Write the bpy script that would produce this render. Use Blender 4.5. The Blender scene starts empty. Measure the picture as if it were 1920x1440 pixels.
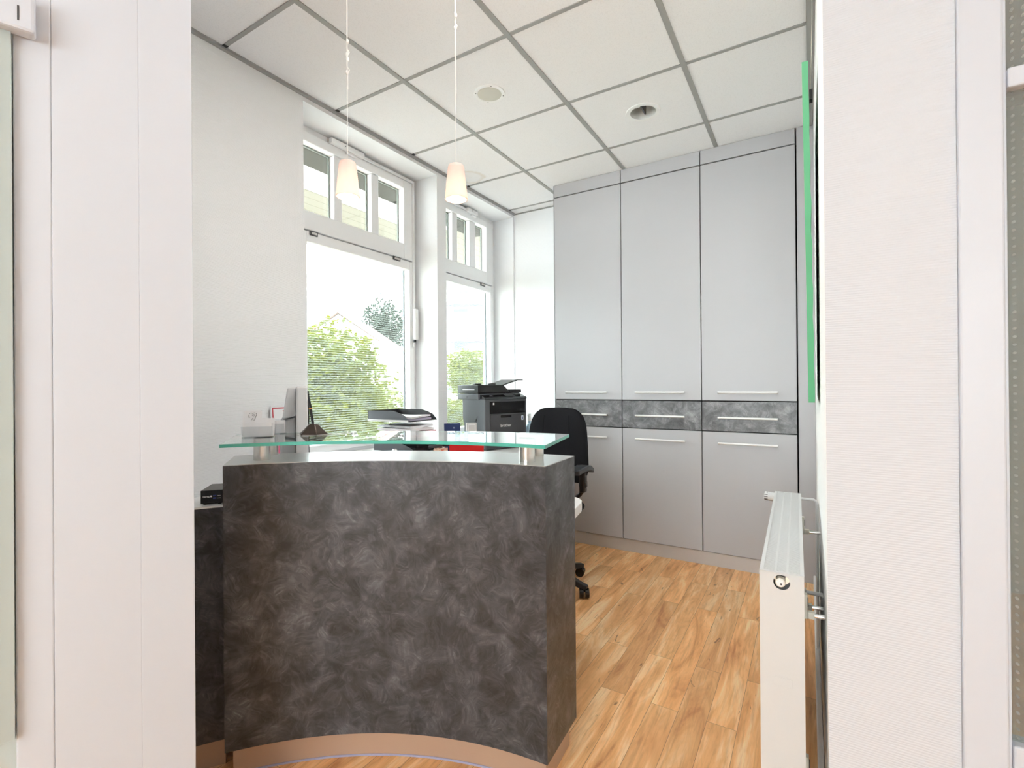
import bpy, bmesh, math, random
from mathutils import Vector, Matrix, Euler
random.seed(7)
S = bpy.context.scene
C = S.collection
R = math.radians

# ------------------------------------------------------------ camera, world, exposure
yaw, pitch, roll, FPX, CAMH = .5453, .0018, -.0076, 918.3, 1.2175
F = Vector((-math.sin(yaw)*math.cos(pitch), math.cos(yaw)*math.cos(pitch), math.sin(pitch)))
RT = Vector((math.cos(yaw), math.sin(yaw), 0)); UP = RT.cross(F)
R2 = RT*math.cos(roll)+UP*math.sin(roll); U2 = -RT*math.sin(roll)+UP*math.cos(roll)
cam = bpy.data.cameras.new('camera'); cam.sensor_width = 36; cam.lens = FPX/1920*36; cam.clip_start = .02
co = bpy.data.objects.new('camera', cam); C.objects.link(co)
M = Matrix.Identity(4)
for i in range(3):
    M[i][0] = R2[i]; M[i][1] = U2[i]; M[i][2] = -F[i]
M[2][3] = CAMH
co.matrix_world = M; S.camera = co

w = bpy.data.worlds.new('sky'); S.world = w; w.use_nodes = True
bg = w.node_tree.nodes['Background']; bg.inputs[0].default_value = (.90, .955, 1, 1); bg.inputs[1].default_value = 11.6
S.view_settings.view_transform = 'Standard'; S.view_settings.look = 'None'
S.view_settings.exposure = 0.36; S.view_settings.gamma = 1; S.view_settings.use_curve_mapping = False
HALL_FILL = 2.0      # strength of the unseen panels added to light the hall
CEIL = 2.7825

# ------------------------------------------------------------ materials
def mat(name, col=(.8, .8, .8), rough=.5, metal=0, spec=.5, emit=0, ecol=None, trans=0, alpha=1, coat=0):
    m = bpy.data.materials.new(name); m.use_nodes = True
    b = m.node_tree.nodes['Principled BSDF']
    b.inputs['Base Color'].default_value = (*col, 1); b.inputs['Roughness'].default_value = rough
    b.inputs['Metallic'].default_value = metal; b.inputs['Specular IOR Level'].default_value = spec
    b.inputs['Transmission Weight'].default_value = trans; b.inputs['Coat Weight'].default_value = coat
    if emit:
        b.inputs['Emission Color'].default_value = (*(ecol or col), 1); b.inputs['Emission Strength'].default_value = emit
    return m
def nt(m):
    t = m.node_tree; return t, t.nodes, t.links, t.nodes['Principled BSDF']
def math_n(N, L, op, a, b=None):
    n = N.new('ShaderNodeMath'); n.operation = op
    for i, v in enumerate((a, b)):
        if v is None: continue
        if isinstance(v, (int, float)): n.inputs[i].default_value = v
        else: L.new(v, n.inputs[i])
    return n.outputs[0]
def mixc(N, L, fac, a, b, mode='MIX'):
    n = N.new('ShaderNodeMix'); n.data_type = 'RGBA'; n.blend_type = mode
    for i, v in ((0, fac), (6, a), (7, b)):
        if isinstance(v, (int, float)): n.inputs[i].default_value = v
        elif isinstance(v, tuple): n.inputs[i].default_value = (*v, 1)
        else: L.new(v, n.inputs[i])
    return n.outputs[2]
def ramp(N, L, src, stops):
    n = N.new('ShaderNodeValToRGB'); cr = n.color_ramp
    while len(cr.elements) > 1: cr.elements.remove(cr.elements[-1])
    for i, (p, c) in enumerate(stops):
        e = cr.elements[0] if i == 0 else cr.elements.new(p)
        e.position = p; e.color = (*c, 1) if isinstance(c, tuple) else (c, c, c, 1)
    L.new(src, n.inputs[0]); return n.outputs[0]
def noise(N, L, vec, scale, detail=4, rough=.5, dist=0):
    n = N.new('ShaderNodeTexNoise'); n.inputs['Scale'].default_value = scale; n.inputs['Detail'].default_value = detail
    n.inputs['Roughness'].default_value = rough; n.inputs['Distortion'].default_value = dist
    if vec is not None: L.new(vec, n.inputs['Vector'])
    return n
def mapping(N, L, vec, scale=(1, 1, 1), loc=(0, 0, 0), rot=(0, 0, 0)):
    n = N.new('ShaderNodeMapping'); n.inputs['Scale'].default_value = scale
    n.inputs['Location'].default_value = loc; n.inputs['Rotation'].default_value = rot
    L.new(vec, n.inputs['Vector']); return n.outputs[0]
def coord(N, kind='Object'):
    return N.new('ShaderNodeTexCoord').outputs[kind]
def bump(N, L, b, h, strength=.3, dist=.002):
    n = N.new('ShaderNodeBump'); n.inputs['Strength'].default_value = strength; n.inputs['Distance'].default_value = dist
    L.new(h, n.inputs['Height']); L.new(n.outputs[0], b.inputs['Normal'])

# textile wallpaper with fine horizontal ribs
def wallpaper(name, col, amp=.5):
    m = mat(name, col, .75, spec=.25); t, N, L, b = nt(m)
    v = coord(N)
    nz = noise(N, L, mapping(N, L, v, (9, 9, 60)), 1, 3)
    sep = N.new('ShaderNodeSeparateXYZ'); L.new(v, sep.inputs[0])
    z = math_n(N, L, 'ADD', math_n(N, L, 'MULTIPLY', sep.outputs[2], 1/.0056), math_n(N, L, 'MULTIPLY', nz.outputs[0], .9))
    s = math_n(N, L, 'SINE', math_n(N, L, 'MULTIPLY', z, 2*math.pi))
    n2 = noise(N, L, mapping(N, L, v, (70, 70, 250)), 1, 2)
    h = math_n(N, L, 'ADD', s, math_n(N, L, 'MULTIPLY', n2.outputs[0], 2.2))
    bump(N, L, b, h, amp, .0007)
    return m
M_paper = wallpaper('ribbed_wallpaper', (.92, .925, .94))
M_paper3 = wallpaper('ribbed_wallpaper_soft', (.92, .91, .89), .06)
M_paper3.node_tree.nodes['Principled BSDF'].inputs['Specular IOR Level'].default_value = 0
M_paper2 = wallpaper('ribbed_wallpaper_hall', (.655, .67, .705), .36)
M_plain = mat('white_paint', (.92, .918, .918), .7)
M_frame = mat('white_pvc', (.91, .91, .92), .28)
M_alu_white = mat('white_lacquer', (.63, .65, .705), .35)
M_tile = mat('ceiling_tile', (.84, .83, .81), .9, spec=.1)
t, N, L, b = nt(M_tile)
nz = noise(N, L, coord(N), 260, 3); L.new(mixc(N, L, ramp(N, L, nz.outputs[0], [(.35, 0.), (.5, 1.)]), (.82, .815, .83), (.87, .865, .88)), b.inputs[0])
# water stain near the second window
v = coord(N); d = N.new('ShaderNodeVectorMath'); d.operation = 'DISTANCE'
nzz = noise(N, L, v, 7, 4); wv = N.new('ShaderNodeVectorMath'); wv.operation = 'SCALE'; L.new(nzz.outputs[1], wv.inputs[0]); wv.inputs[3].default_value = .12
av = N.new('ShaderNodeVectorMath'); av.operation = 'ADD'; L.new(v, av.inputs[0]); L.new(wv.outputs[0], av.inputs[1])
L.new(av.outputs[0], d.inputs[0]); d.inputs[1].default_value = (-2.10, 3.06, CEIL+.05)
st = ramp(N, L, d.outputs['Value'], [(0, 0.15), (.04, .1), (.075, .15), (.1, .8), (.115, .15), (.125, 0.)])
src = b.inputs[0].links[0].from_socket
L.new(mixc(N, L, math_n(N, L, 'MULTIPLY', st, .45), src, (.62, .50, .36)), b.inputs[0])
M_tee = mat('ceiling_grid_grey', (.34, .34, .33), .45, spec=.4)
M_dark_gap = mat('dark_gap', (.02, .02, .02), .8)
M_door = mat('satin_grey_laminate', (.50, .495, .515), .45, metal=.05)
M_plinth = mat('aluminium_plinth', (.58, .56, .55), .35, metal=.25)
M_alu = mat('brushed_aluminium', (.86, .86, .86), .35, metal=.2)
M_steel = mat('brushed_steel', (.66, .64, .61), .25, metal=1)
M_chrome = mat('chrome', (.8, .8, .8), .12, metal=1)
M_white = mat('white_plastic', (.86, .86, .86), .4)
M_desk = mat('white_worktop', (.84, .83, .82), .35)
M_rad = mat('radiator_enamel', (.66, .66, .655), .3)
M_cream = mat('cream_plastic', (.74, .71, .62), .45)
M_black = mat('black_plastic', (.012, .012, .013), .38)
M_blackm = mat('black_fabric', (.012, .012, .014), .95, spec=.15)
t, N, L, b = nt(M_blackm); nz = noise(N, L, coord(N), 420, 2); bump(N, L, b, nz.outputs[0], .5, .002)
M_armpad = mat('arm_pad_rubber', (.025, .028, .034), .35)
M_dgrey = mat('dark_grey_plastic', (.065, .065, .072), .42)
M_mgrey = mat('printer_grey', (.10, .105, .115), .40)
M_gloss = mat('glossy_black', (.004, .004, .005), .12)
M_tray = mat('tray_grey', (.13, .14, .16), .45)
M_tray2 = mat('tray_dark_inside', (.025, .026, .03), .5)
M_paperw = mat('paper', (.86, .86, .88), .7)
M_lilac = mat('paper_lilac', (.60, .56, .70), .6)
M_pink = mat('paper_pink', (.78, .45, .52), .6)
M_red = mat('red_card', (.72, .008, .008), .45)
M_blue = mat('blue_card', (.008, .03, .13), .35)
M_grey_dev = mat('device_grey', (.62, .60, .58), .5)
M_mon = mat('monitor_grey', (.66, .67, .69), .4)
M_mon2 = mat('monitor_white', (.80, .80, .82), .4)
M_magenta = mat('magenta_print', (.74, .13, .26), .5)
M_crimson = mat('crimson_print', (.55, .0, .06), .5)
M_ink = mat('dark_ink', (.06, .06, .07), .6)
M_redline = mat('red_print', (.60, .06, .09), .6)
M_bronze = mat('dark_bronze', (.055, .04, .032), .3, metal=.6)
M_gold = mat('orange_ring', (.75, .30, .06), .4)
M_bluep = mat('pale_blue_plastic', (.50, .68, .80), .3)
M_usb = mat('port_blue', (.02, .04, .22), .4)
M_green = mat('green_canvas', (.13, .50, .26), .75)
t, N, L, b = nt(M_green); nz = noise(N, L, mapping(N, L, coord(N), (8, 8, 3)), 1, 4)
L.new(mixc(N, L, nz.outputs[0], (.10, .37, .18), (.15, .50, .27)), b.inputs[0])
M_face = mat('canvas_painting', (.65, .66, .62), .7)
t, N, L, b = nt(M_face); nz = noise(N, L, coord(N), 6, 5, dist=1.5)
L.new(ramp(N, L, nz.outputs[0], [(.35, (.18, .45, .25)), (.5, (.75, .76, .70)), (.65, (.80, .60, .35))]), b.inputs[0])

def gen_swirl():
    m = mat('swirl_laminate', (.15, .14, .15), .42, spec=.55); t, N, L, b = nt(m)
    uv = coord(N, 'UV')
    dn = noise(N, L, uv, 7, 3); sc = N.new('ShaderNodeVectorMath'); sc.operation = 'SCALE'; L.new(dn.outputs[1], sc.inputs[0]); sc.inputs[3].default_value = .10
    ad = N.new('ShaderNodeVectorMath'); ad.operation = 'ADD'; L.new(uv, ad.inputs[0]); L.new(sc.outputs[0], ad.inputs[1])
    layers = []
    for k, (vs, sx, sy) in enumerate(((21, 9, 100), (29, 12, 140), (14, 7, 85))):
        vo = N.new('ShaderNodeTexVoronoi'); vo.feature = 'SMOOTH_F1'; vo.inputs['Scale'].default_value = vs; vo.inputs['Smoothness'].default_value = .35
        L.new(mapping(N, L, ad.outputs[0], loc=(k*3.1, k*1.7, 0)), vo.inputs['Vector'])
        sep = N.new('ShaderNodeSeparateColor'); L.new(vo.outputs['Color'], sep.inputs[0])
        vr = N.new('ShaderNodeVectorRotate'); vr.rotation_type = 'Z_AXIS'
        L.new(ad.outputs[0], vr.inputs['Vector']); L.new(math_n(N, L, 'MULTIPLY', sep.outputs[0], 6.28), vr.inputs['Angle'])
        st = noise(N, L, mapping(N, L, vr.outputs[0], (sx, sy, 1)), 1, 4, .6, .25)
        pv = math_n(N, L, 'MULTIPLY', math_n(N, L, 'SUBTRACT', sep.outputs[1], .5), .30)
        layers.append(math_n(N, L, 'ADD', st.outputs[0], pv))
    cl = noise(N, L, uv, 9.5, 6, .6, .8)
    a = math_n(N, L, 'MAXIMUM', layers[0], layers[1])
    a = math_n(N, L, 'ADD', math_n(N, L, 'MULTIPLY', a, .55), math_n(N, L, 'MULTIPLY', layers[2], .36))
    a = math_n(N, L, 'ADD', a, math_n(N, L, 'MULTIPLY', math_n(N, L, 'SUBTRACT', cl.outputs[0], .64), .48))
    col = ramp(N, L, a, [(.26, (.015, .016, .019)), (.40, (.042, .044, .050)), (.52, (.082, .085, .097)), (.68, (.185, .19, .212))])
    L.new(col, b.inputs[0])
    L.new(ramp(N, L, a, [(.3, .38), (.7, .28)]), b.inputs['Roughness'])
    return m
M_swirl = gen_swirl()
M_swirl_light = gen_swirl(); M_swirl_light.name = 'swirl_laminate_light'
for n_ in M_swirl_light.node_tree.nodes:
    if n_.type == 'VALTORGB' and len(n_.color_ramp.elements) == 4:
        for e, c in zip(n_.color_ramp.elements, ((.10, .10, .105), (.17, .17, .18), (.27, .27, .28), (.45, .45, .47))): e.color = (*c, 1)
M_ctop = mat('counter_top_silver', (.50, .50, .50), .30, metal=.5)

def gen_floor():
    m = mat('wood_plank_vinyl', (.45, .26, .13), .38, spec=.4); t, N, L, b = nt(m)
    v = coord(N)
    mv = mapping(N, L, v, (1, 1, 1), (.03, .025, 0), (0, 0, R(90)))
    br = N.new('ShaderNodeTexBrick'); L.new(mv, br.inputs['Vector'])
    br.inputs['Scale'].default_value = 1; br.inputs['Brick Width'].default_value = .92; br.inputs['Row Height'].default_value = .1
    br.inputs['Mortar Size'].default_value = .0008; br.inputs['Mortar Smooth'].default_value = .2; br.offset = .37; br.offset_frequency = 2
    br.inputs['Color1'].default_value = (0, 0, 0, 1); br.inputs['Color2'].default_value = (1, 1, 1, 1); br.inputs['Bias'].default_value = 0
    sep = N.new('ShaderNodeSeparateColor'); L.new(br.outputs[0], sep.inputs[0])
    tone = sep.outputs[0]
    # own grain offset for each plank
    cmb = N.new('ShaderNodeCombineXYZ'); L.new(math_n(N, L, 'MULTIPLY', tone, 37.), cmb.inputs[0]); L.new(math_n(N, L, 'MULTIPLY', tone, 91.), cmb.inputs[2])
    av = N.new('ShaderNodeVectorMath'); av.operation = 'ADD'; L.new(v, av.inputs[0]); L.new(cmb.outputs[0], av.inputs[1])
    g1 = noise(N, L, mapping(N, L, av.outputs[0], (9, 1.3, 1)), 1, 5, .6, 1.6)
    g2 = noise(N, L, mapping(N, L, av.outputs[0], (90, 5, 1)), 1, 3, .6, .6)
    g3 = noise(N, L, mapping(N, L, av.outputs[0], (6, .9, 1)), 1, 3, .5, 2.2)
    ring = math_n(N, L, 'SINE', math_n(N, L, 'MULTIPLY', g3.outputs[0], 75))
    base = ramp(N, L, g1.outputs[0], [(.28, (.50, .20, .065)), (.40, (.74, .38, .155)), (.52, (.86, .49, .215)), (.66, (.97, .70, .41))])
    base = mixc(N, L, math_n(N, L, 'MULTIPLY', ring, .10), base, (.30, .14, .06))
    base = mixc(N, L, math_n(N, L, 'MULTIPLY', ramp(N, L, g2.outputs[0], [(.3, 1.), (.5, 0.)]), .32), base, (.34, .15, .06))
    tn = mixc(N, L, tone, (.92, .90, .90), (1.18, 1.14, 1.10))
    base = mixc(N, L, 1.0, base, tn, 'MULTIPLY')
    kn = noise(N, L, mapping(N, L, av.outputs[0], (30, 9, 1)), 1, 2, .5, 1)
    base = mixc(N, L, math_n(N, L, 'MULTIPLY', ramp(N, L, kn.outputs[0], [(.70, 0.), (.76, 1.)]), .7), base, (.12, .045, .02))
    base = mixc(N, L, math_n(N, L, 'MULTIPLY', br.outputs['Fac'], .75), base, (.16, .07, .035))
    L.new(base, b.inputs[0])
    return m
M_floor = gen_floor()

def gen_glass(name, tint=(1, 1, 1), refl=.04):
    m = bpy.data.materials.new(name); m.use_nodes = True; t = m.node_tree; N, L = t.nodes, t.links
    N.remove(N['Principled BSDF']); out = N['Material Output']
    tr = N.new('ShaderNodeBsdfTransparent'); tr.inputs[0].default_value = (*tint, 1)
    gl = N.new('ShaderNodeBsdfGlossy'); gl.inputs['Roughness'].default_value = 0.01
    lw = N.new('ShaderNodeLayerWeight'); lw.inputs[0].default_value = .5
    fr = math_n(N, L, 'ADD', math_n(N, L, 'MULTIPLY', math_n(N, L, 'POWER', lw.outputs['Facing'], 5), .9), refl)
    mx = N.new('ShaderNodeMixShader'); L.new(fr, mx.inputs[0]); L.new(tr.outputs[0], mx.inputs[1]); L.new(gl.outputs[0], mx.inputs[2])
    L.new(mx.outputs[0], out.inputs[0]); return m
M_glass = gen_glass('window_glass', (.97, .99, .98))
M_acryl = gen_glass('clear_acrylic', (.93, .94, .95))
# privacy film: translucent white stripes with clear gaps, a column of clear dots near the far edge
def gen_film(name, ydot):
    m = bpy.data.materials.new(name); m.use_nodes = True; t = m.node_tree; N, L = t.nodes, t.links
    N.remove(N['Principled BSDF']); out = N['Material Output']
    v = coord(N); sep = N.new('ShaderNodeSeparateXYZ'); L.new(v, sep.inputs[0])
    ph = math_n(N, L, 'FRACT', math_n(N, L, 'MULTIPLY', sep.outputs[2], 1/.0147))
    gap = math_n(N, L, 'LESS_THAN', ph, .33)
    inside = math_n(N, L, 'LESS_THAN', sep.outputs[1], ydot-.02)
    gap = math_n(N, L, 'MULTIPLY', gap, inside)
    dt = math_n(N, L, 'LESS_THAN', math_n(N, L, 'ABSOLUTE', math_n(N, L, 'SUBTRACT', sep.outputs[1], ydot)), .004)
    dt = math_n(N, L, 'MULTIPLY', dt, math_n(N, L, 'LESS_THAN', ph, .4))
    clear = math_n(N, L, 'MAXIMUM', gap, dt)
    tr = N.new('ShaderNodeBsdfTransparent'); tr.inputs[0].default_value = (.76, .80, .77, 1)
    tl = N.new('ShaderNodeBsdfTranslucent'); tl.inputs[0].default_value = (.86, .95, .88, 1)
    m1 = N.new('ShaderNodeMixShader'); m1.inputs[0].default_value = .11; L.new(tr.outputs[0], m1.inputs[1]); L.new(tl.outputs[0], m1.inputs[2])
    tc = N.new('ShaderNodeBsdfTransparent'); tc.inputs[0].default_value = (.95, .97, .96, 1)
    m2 = N.new('ShaderNodeMixShader'); L.new(clear, m2.inputs[0]); L.new(m1.outputs[0], m2.inputs[1]); L.new(tc.outputs[0], m2.inputs[2])
    L.new(m2.outputs[0], out.inputs[0]); return m
# dotted privacy glass of the hall partition
def gen_dotted():
    m = bpy.data.materials.new('dotted_glass'); m.use_nodes = True; t = m.node_tree; N, L = t.nodes, t.links
    b = N['Principled BSDF']; out = N['Material Output']
    b.inputs['Base Color'].default_value = (.62, .63, .60, 1); b.inputs['Roughness'].default_value = .35
    v = coord(N); sep = N.new('ShaderNodeSeparateXYZ'); L.new(v, sep.inputs[0])
    fx = math_n(N, L, 'SUBTRACT', math_n(N, L, 'FRACT', math_n(N, L, 'MULTIPLY', sep.outputs[0], 60)), .5)
    row = math_n(N, L, 'MULTIPLY', sep.outputs[2], 60)
    fz = math_n(N, L, 'SUBTRACT', math_n(N, L, 'FRACT', row), .5)
    rr = math_n(N, L, 'ADD', math_n(N, L, 'MULTIPLY', fx, fx), math_n(N, L, 'MULTIPLY', fz, fz))
    dot = math_n(N, L, 'LESS_THAN', rr, .022)
    tr = N.new('ShaderNodeBsdfTransparent'); tr.inputs[0].default_value = (.80, .82, .80, 1)
    mx = N.new('ShaderNodeMixShader'); L.new(math_n(N, L, 'ADD', math_n(N, L, 'MULTIPLY', dot, .16), .20), mx.inputs[0])
    L.new(tr.outputs[0], mx.inputs[1]); L.new(b.outputs[0], mx.inputs[2]); L.new(mx.outputs[0], out.inputs[0]); return m
M_dotted = gen_dotted()
M_frost = mat('frosted_door_glass', (.66, .70, .68), .35)
t, N, L, b = nt(M_frost); tr = N.new('ShaderNodeBsdfTransparent'); tr.inputs[0].default_value = (.85, .9, .88, 1)
mx = N.new('ShaderNodeMixShader'); mx.inputs[0].default_value = .6; L.new(tr.outputs[0], mx.inputs[1]); L.new(b.outputs[0], mx.inputs[2]); L.new(mx.outputs[0], N['Material Output'].inputs[0])
# counter glass
M_cglass = mat('clear_counter_glass', (.86, .95, .92), .0, trans=1)
M_cglass.node_tree.nodes['Principled BSDF'].inputs['IOR'].default_value = 1.5
M_cedge = mat('green_glass_edge', (.10, .52, .42), .15, trans=.25)
# pendant porcelain
M_porc = mat('pendant_porcelain', (.70, .65, .64), .5)
t, N, L, b = nt(M_porc)
tl = N.new('ShaderNodeBsdfTranslucent'); tl.inputs[0].default_value = (.80, .64, .57, 1)
mx = N.new('ShaderNodeMixShader'); mx.inputs[0].default_value = .45; L.new(b.outputs[0], mx.inputs[1]); L.new(tl.outputs[0], mx.inputs[2]); L.new(mx.outputs[0], N['Material Output'].inputs[0])
M_bulb = mat('lit_bulb', (1, .9, .75), .5, emit=6, ecol=(1, .90, .80))
M_diff = mat('fill_glow', (1, 1, 1), .5, emit=HALL_FILL, ecol=(1, .985, .97))
M_cord = mat('clear_cord', (.72, .70, .66), .4)
M_shutter = mat('shutter_box_grey', (.045, .047, .038), .7)
M_board = mat('soffit_board_cream', (.78, .74, .60), .7)
t, N, L, b = nt(M_board); sep = N.new('ShaderNodeSeparateXYZ'); L.new(coord(N), sep.inputs[0])
fr = math_n(N, L, 'FRACT', math_n(N, L, 'MULTIPLY', sep.outputs[0], 1/.145)); ln = math_n(N, L, 'LESS_THAN', fr, .06)
L.new(mixc(N, L, ln, (.24, .23, .19), (.14, .13, .10)), b.inputs[0])
M_gutter = mat('gutter_grey_green', (.13, .15, .135), .6)
M_render = mat('house_render', (.85, .85, .86), .8)
M_roof = mat('roof_tile', (.26, .13, .11), .8)
M_wglass = mat('far_window_glass', (.10, .12, .16), .2)
M_lawn = mat('pale_paving', (.42, .42, .38), .9)
def leafmat(n, a, b_):
    m = mat(n, a, .7); t, N, L, b = nt(m); nz = noise(N, L, coord(N), 5, 3)
    L.new(mixc(N, L, ramp(N, L, nz.outputs[0], [(.35, 0.), (.65, 1.)]), a, b_), b.inputs[0])
    tl = N.new('ShaderNodeBsdfTranslucent'); tl.inputs[0].default_value = (*b_, 1)
    mx = N.new('ShaderNodeMixShader'); mx.inputs[0].default_value = .45; L.new(b.outputs[0], mx.inputs[1]); L.new(tl.outputs[0], mx.inputs[2]); L.new(mx.outputs[0], N['Material Output'].inputs[0]); return m
M_leaf = leafmat('leaf_yellow_green', (.009, .022, .001), (.13, .145, .001))
M_leaf2 = leafmat('leaf_dark', (.006, .012, .008), (.02, .03, .02))
M_bark = mat('bark', (.10, .07, .05), .9)

# ------------------------------------------------------------ mesh helpers
class MB:
    def __init__(s): s.bm = bmesh.new(); s.uvs = None
    def box(s, x0, y0, z0, x1, y1, z1):
        P = [(x0, y0, z0), (x1, y0, z0), (x1, y1, z0), (x0, y1, z0), (x0, y0, z1), (x1, y0, z1), (x1, y1, z1), (x0, y1, z1)]
        v = [s.bm.verts.new(p) for p in P]
        for f in ((0, 3, 2, 1), (4, 5, 6, 7), (0, 1, 5, 4), (1, 2, 6, 5), (2, 3, 7, 6), (3, 0, 4, 7)): s.bm.faces.new([v[i] for i in f])
        return s
    def prism(s, poly, z0, z1):
        a = [s.bm.verts.new((x, y, z0)) for x, y in poly]; b = [s.bm.verts.new((x, y, z1)) for x, y in poly]; n = len(poly)
        s.bm.faces.new(a[::-1]); s.bm.faces.new(b)
        for i in range(n): s.bm.faces.new((a[i], a[(i+1) % n], b[(i+1) % n], b[i]))
        return s
    def extr(s, poly3, d):      # any planar polygon swept along a vector
        d = Vector(d); a = [s.bm.verts.new(p) for p in poly3]; b = [s.bm.verts.new(Vector(p)+d) for p in poly3]; n = len(a)
        s.bm.faces.new(a[::-1]); s.bm.faces.new(b)
        for i in range(n): s.bm.faces.new((a[i], a[(i+1) % n], b[(i+1) % n], b[i]))
        return s
    def face(s, pts): s.bm.faces.new([s.bm.verts.new(p) for p in pts]); return s
    def cyl(s, p0, p1, r0, r1=None, n=20, caps=True):
        p0, p1 = Vector(p0), Vector(p1); r1 = r0 if r1 is None else r1
        d = (p1-p0).normalized(); a = d.orthogonal().normalized(); b = d.cross(a)
        A = [s.bm.verts.new(p0+(a*math.cos(t)+b*math.sin(t))*r0) for t in [2*math.pi*i/n for i in range(n)]]
        B = [s.bm.verts.new(p1+(a*math.cos(t)+b*math.sin(t))*r1) for t in [2*math.pi*i/n for i in range(n)]]
        for i in range(n): s.bm.faces.new((A[i], A[(i+1) % n], B[(i+1) % n], B[i]))
        if caps: s.bm.faces.new(A[::-1]); s.bm.faces.new(B)
        return s
    def tube(s, path, r, n=8):
        path = [Vector(p) for p in path]; rings = []; up = None
        for i, p in enumerate(path):
            d = (path[min(i+1, len(path)-1)]-path[max(i-1, 0)]).normalized()
            if up is None: up = d.orthogonal().normalized()
            up = (up-d*up.dot(d)).normalized(); b = d.cross(up)
            rr = r[i] if isinstance(r, (list, tuple)) else r
            rings.append([s.bm.verts.new(p+(up*math.cos(2*math.pi*k/n)+b*math.sin(2*math.pi*k/n))*rr) for k in range(n)])
        for A, B in zip(rings, rings[1:]):
            for i in range(n): s.bm.faces.new((A[i], A[(i+1) % n], B[(i+1) % n], B[i]))
        s.bm.faces.new(rings[0][::-1]); s.bm.faces.new(rings[-1]); return s
    def lathe(s, prof, c=(0, 0, 0), n=32, close=False):
        c = Vector(c); rings = []
        for r, z in prof: rings.append([s.bm.verts.new(c+Vector((r*math.cos(2*math.pi*k/n), r*math.sin(2*math.pi*k/n), z))) for k in range(n)])
        for A, B in zip(rings, rings[1:]):
            for i in range(n): s.bm.faces.new((A[i], A[(i+1) % n], B[(i+1) % n], B[i]))
        if close: s.bm.faces.new(rings[0][::-1]); s.bm.faces.new(rings[-1])
        return s
    def ball(s, c, r, n=12):
        m = Matrix.Translation(c) @ (Matrix.Diagonal((*r, 1)) if isinstance(r, tuple) else Matrix.Diagonal((r, r, r, 1)))
        bmesh.ops.create_uvsphere(s.bm, u_segments=n, v_segments=max(6, n//2), radius=1, matrix=m); return s
    def xf(s, m): bmesh.ops.transform(s.bm, matrix=m, verts=s.bm.verts); return s
    def build(s, name, m, parent=None, bevel=0, smooth=False, world=False, uv=None, seg=2, sub=0, recalc=True):
        if world and parent is not None:
            mw = Matrix.Translation(parent.location) @ parent.rotation_euler.to_matrix().to_4x4()
            p = parent.parent
            while p is not None:
                mw = Matrix.Translation(p.location) @ p.rotation_euler.to_matrix().to_4x4() @ mw; p = p.parent
            bmesh.ops.transform(s.bm, matrix=mw.inverted(), verts=s.bm.verts)
        if recalc: bmesh.ops.recalc_face_normals(s.bm, faces=s.bm.faces)
        if uv:
            lay = s.bm.loops.layers.uv.new('UVMap')
            for f in s.bm.faces:
                for l in f.loops: l[lay].uv = uv(l.vert.co, f.normal)
        me = bpy.data.meshes.new(name); s.bm.to_mesh(me); s.bm.free()
        ms = m if isinstance(m, (list, tuple)) else [m]
        for k in ms: me.materials.append(k)
        if smooth:
            for p in me.polygons: p.use_smooth = True
            me.set_sharp_from_angle(angle=R(40))
        o = bpy.data.objects.new(name, me); C.objects.link(o)
        if parent is not None: o.parent = parent
        if bevel:
            bv = o.modifiers.new('bevel', 'BEVEL'); bv.width = bevel; bv.segments = seg; bv.limit_method = 'ANGLE'; bv.harden_normals = False
        if sub: sb = o.modifiers.new('sub', 'SUBSURF'); sb.levels = sub; sb.render_levels = sub
        return o
def box(name, m, b, parent=None, bevel=0, **k): return MB().box(*b).build(name, m, parent, bevel, **k)
def thing(name, label, cat, loc=(0, 0, 0), rotz=0, group=None):
    o = bpy.data.objects.new(name, None); C.objects.link(o); o.location = loc; o.rotation_euler = (0, 0, rotz); o.empty_display_size = .05
    return tag(o, label, cat, group)
def tag(o, label, cat, group=None):
    o['label'] = label; o['category'] = cat
    if group: o['group'] = group
    return o
def struct(o): o['kind'] = 'structure'; return o
def sroot(name, loc=(0, 0, 0)):
    o = bpy.data.objects.new(name, None); C.objects.link(o); o.location = loc; o.empty_display_size = .05; return struct(o)
def text(name, s_, size, m, parent, mat4, ext=.0003):
    cu = bpy.data.curves.new('txt', 'FONT'); cu.body = s_; cu.size = size; cu.extrude = ext; cu.align_x = 'CENTER'; cu.align_y = 'CENTER'
    o = bpy.data.objects.new('txt', cu); C.objects.link(o); bpy.context.view_layer.update()
    me = bpy.data.meshes.new_from_object(o.evaluated_get(bpy.context.evaluated_depsgraph_get()))
    bpy.data.objects.remove(o); me.transform(mat4); me.materials.clear(); me.materials.append(m)
    r = bpy.data.objects.new(name, me); C.objects.link(r); r.parent = parent; me.name = name; return r
def frame4(o, x, y):      # matrix taking text plane (x right, y up) to given axes at o
    x = Vector(x).normalized(); y = Vector(y).normalized(); z = x.cross(y); m = Matrix.Identity(4)
    for i in range(3): m[i][0] = x[i]; m[i][1] = y[i]; m[i][2] = z[i]; m[i][3] = o[i]
    return m
def copy_tree(root, loc, rotz=None, **props):
    r = root.copy(); C.objects.link(r); r.location = loc
    if rotz is not None: r.rotation_euler = (0, 0, rotz)
    for k, v in props.items(): r[k] = v
    for ch in list(root.children):
        c = ch.copy(); C.objects.link(c); c.parent = r
        for g in ch.children: d = g.copy(); C.objects.link(d); d.parent = c
    return r

# ------------------------------------------------------------ room shell
LW, BW, RW, DW = -2.305, 3.87, .033, 1.36     # left, back, right wall planes, hall partition
struct(box('floor', M_floor, (-3.6, -3.4, -.06, 3.2, 4.2, 0)))
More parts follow.
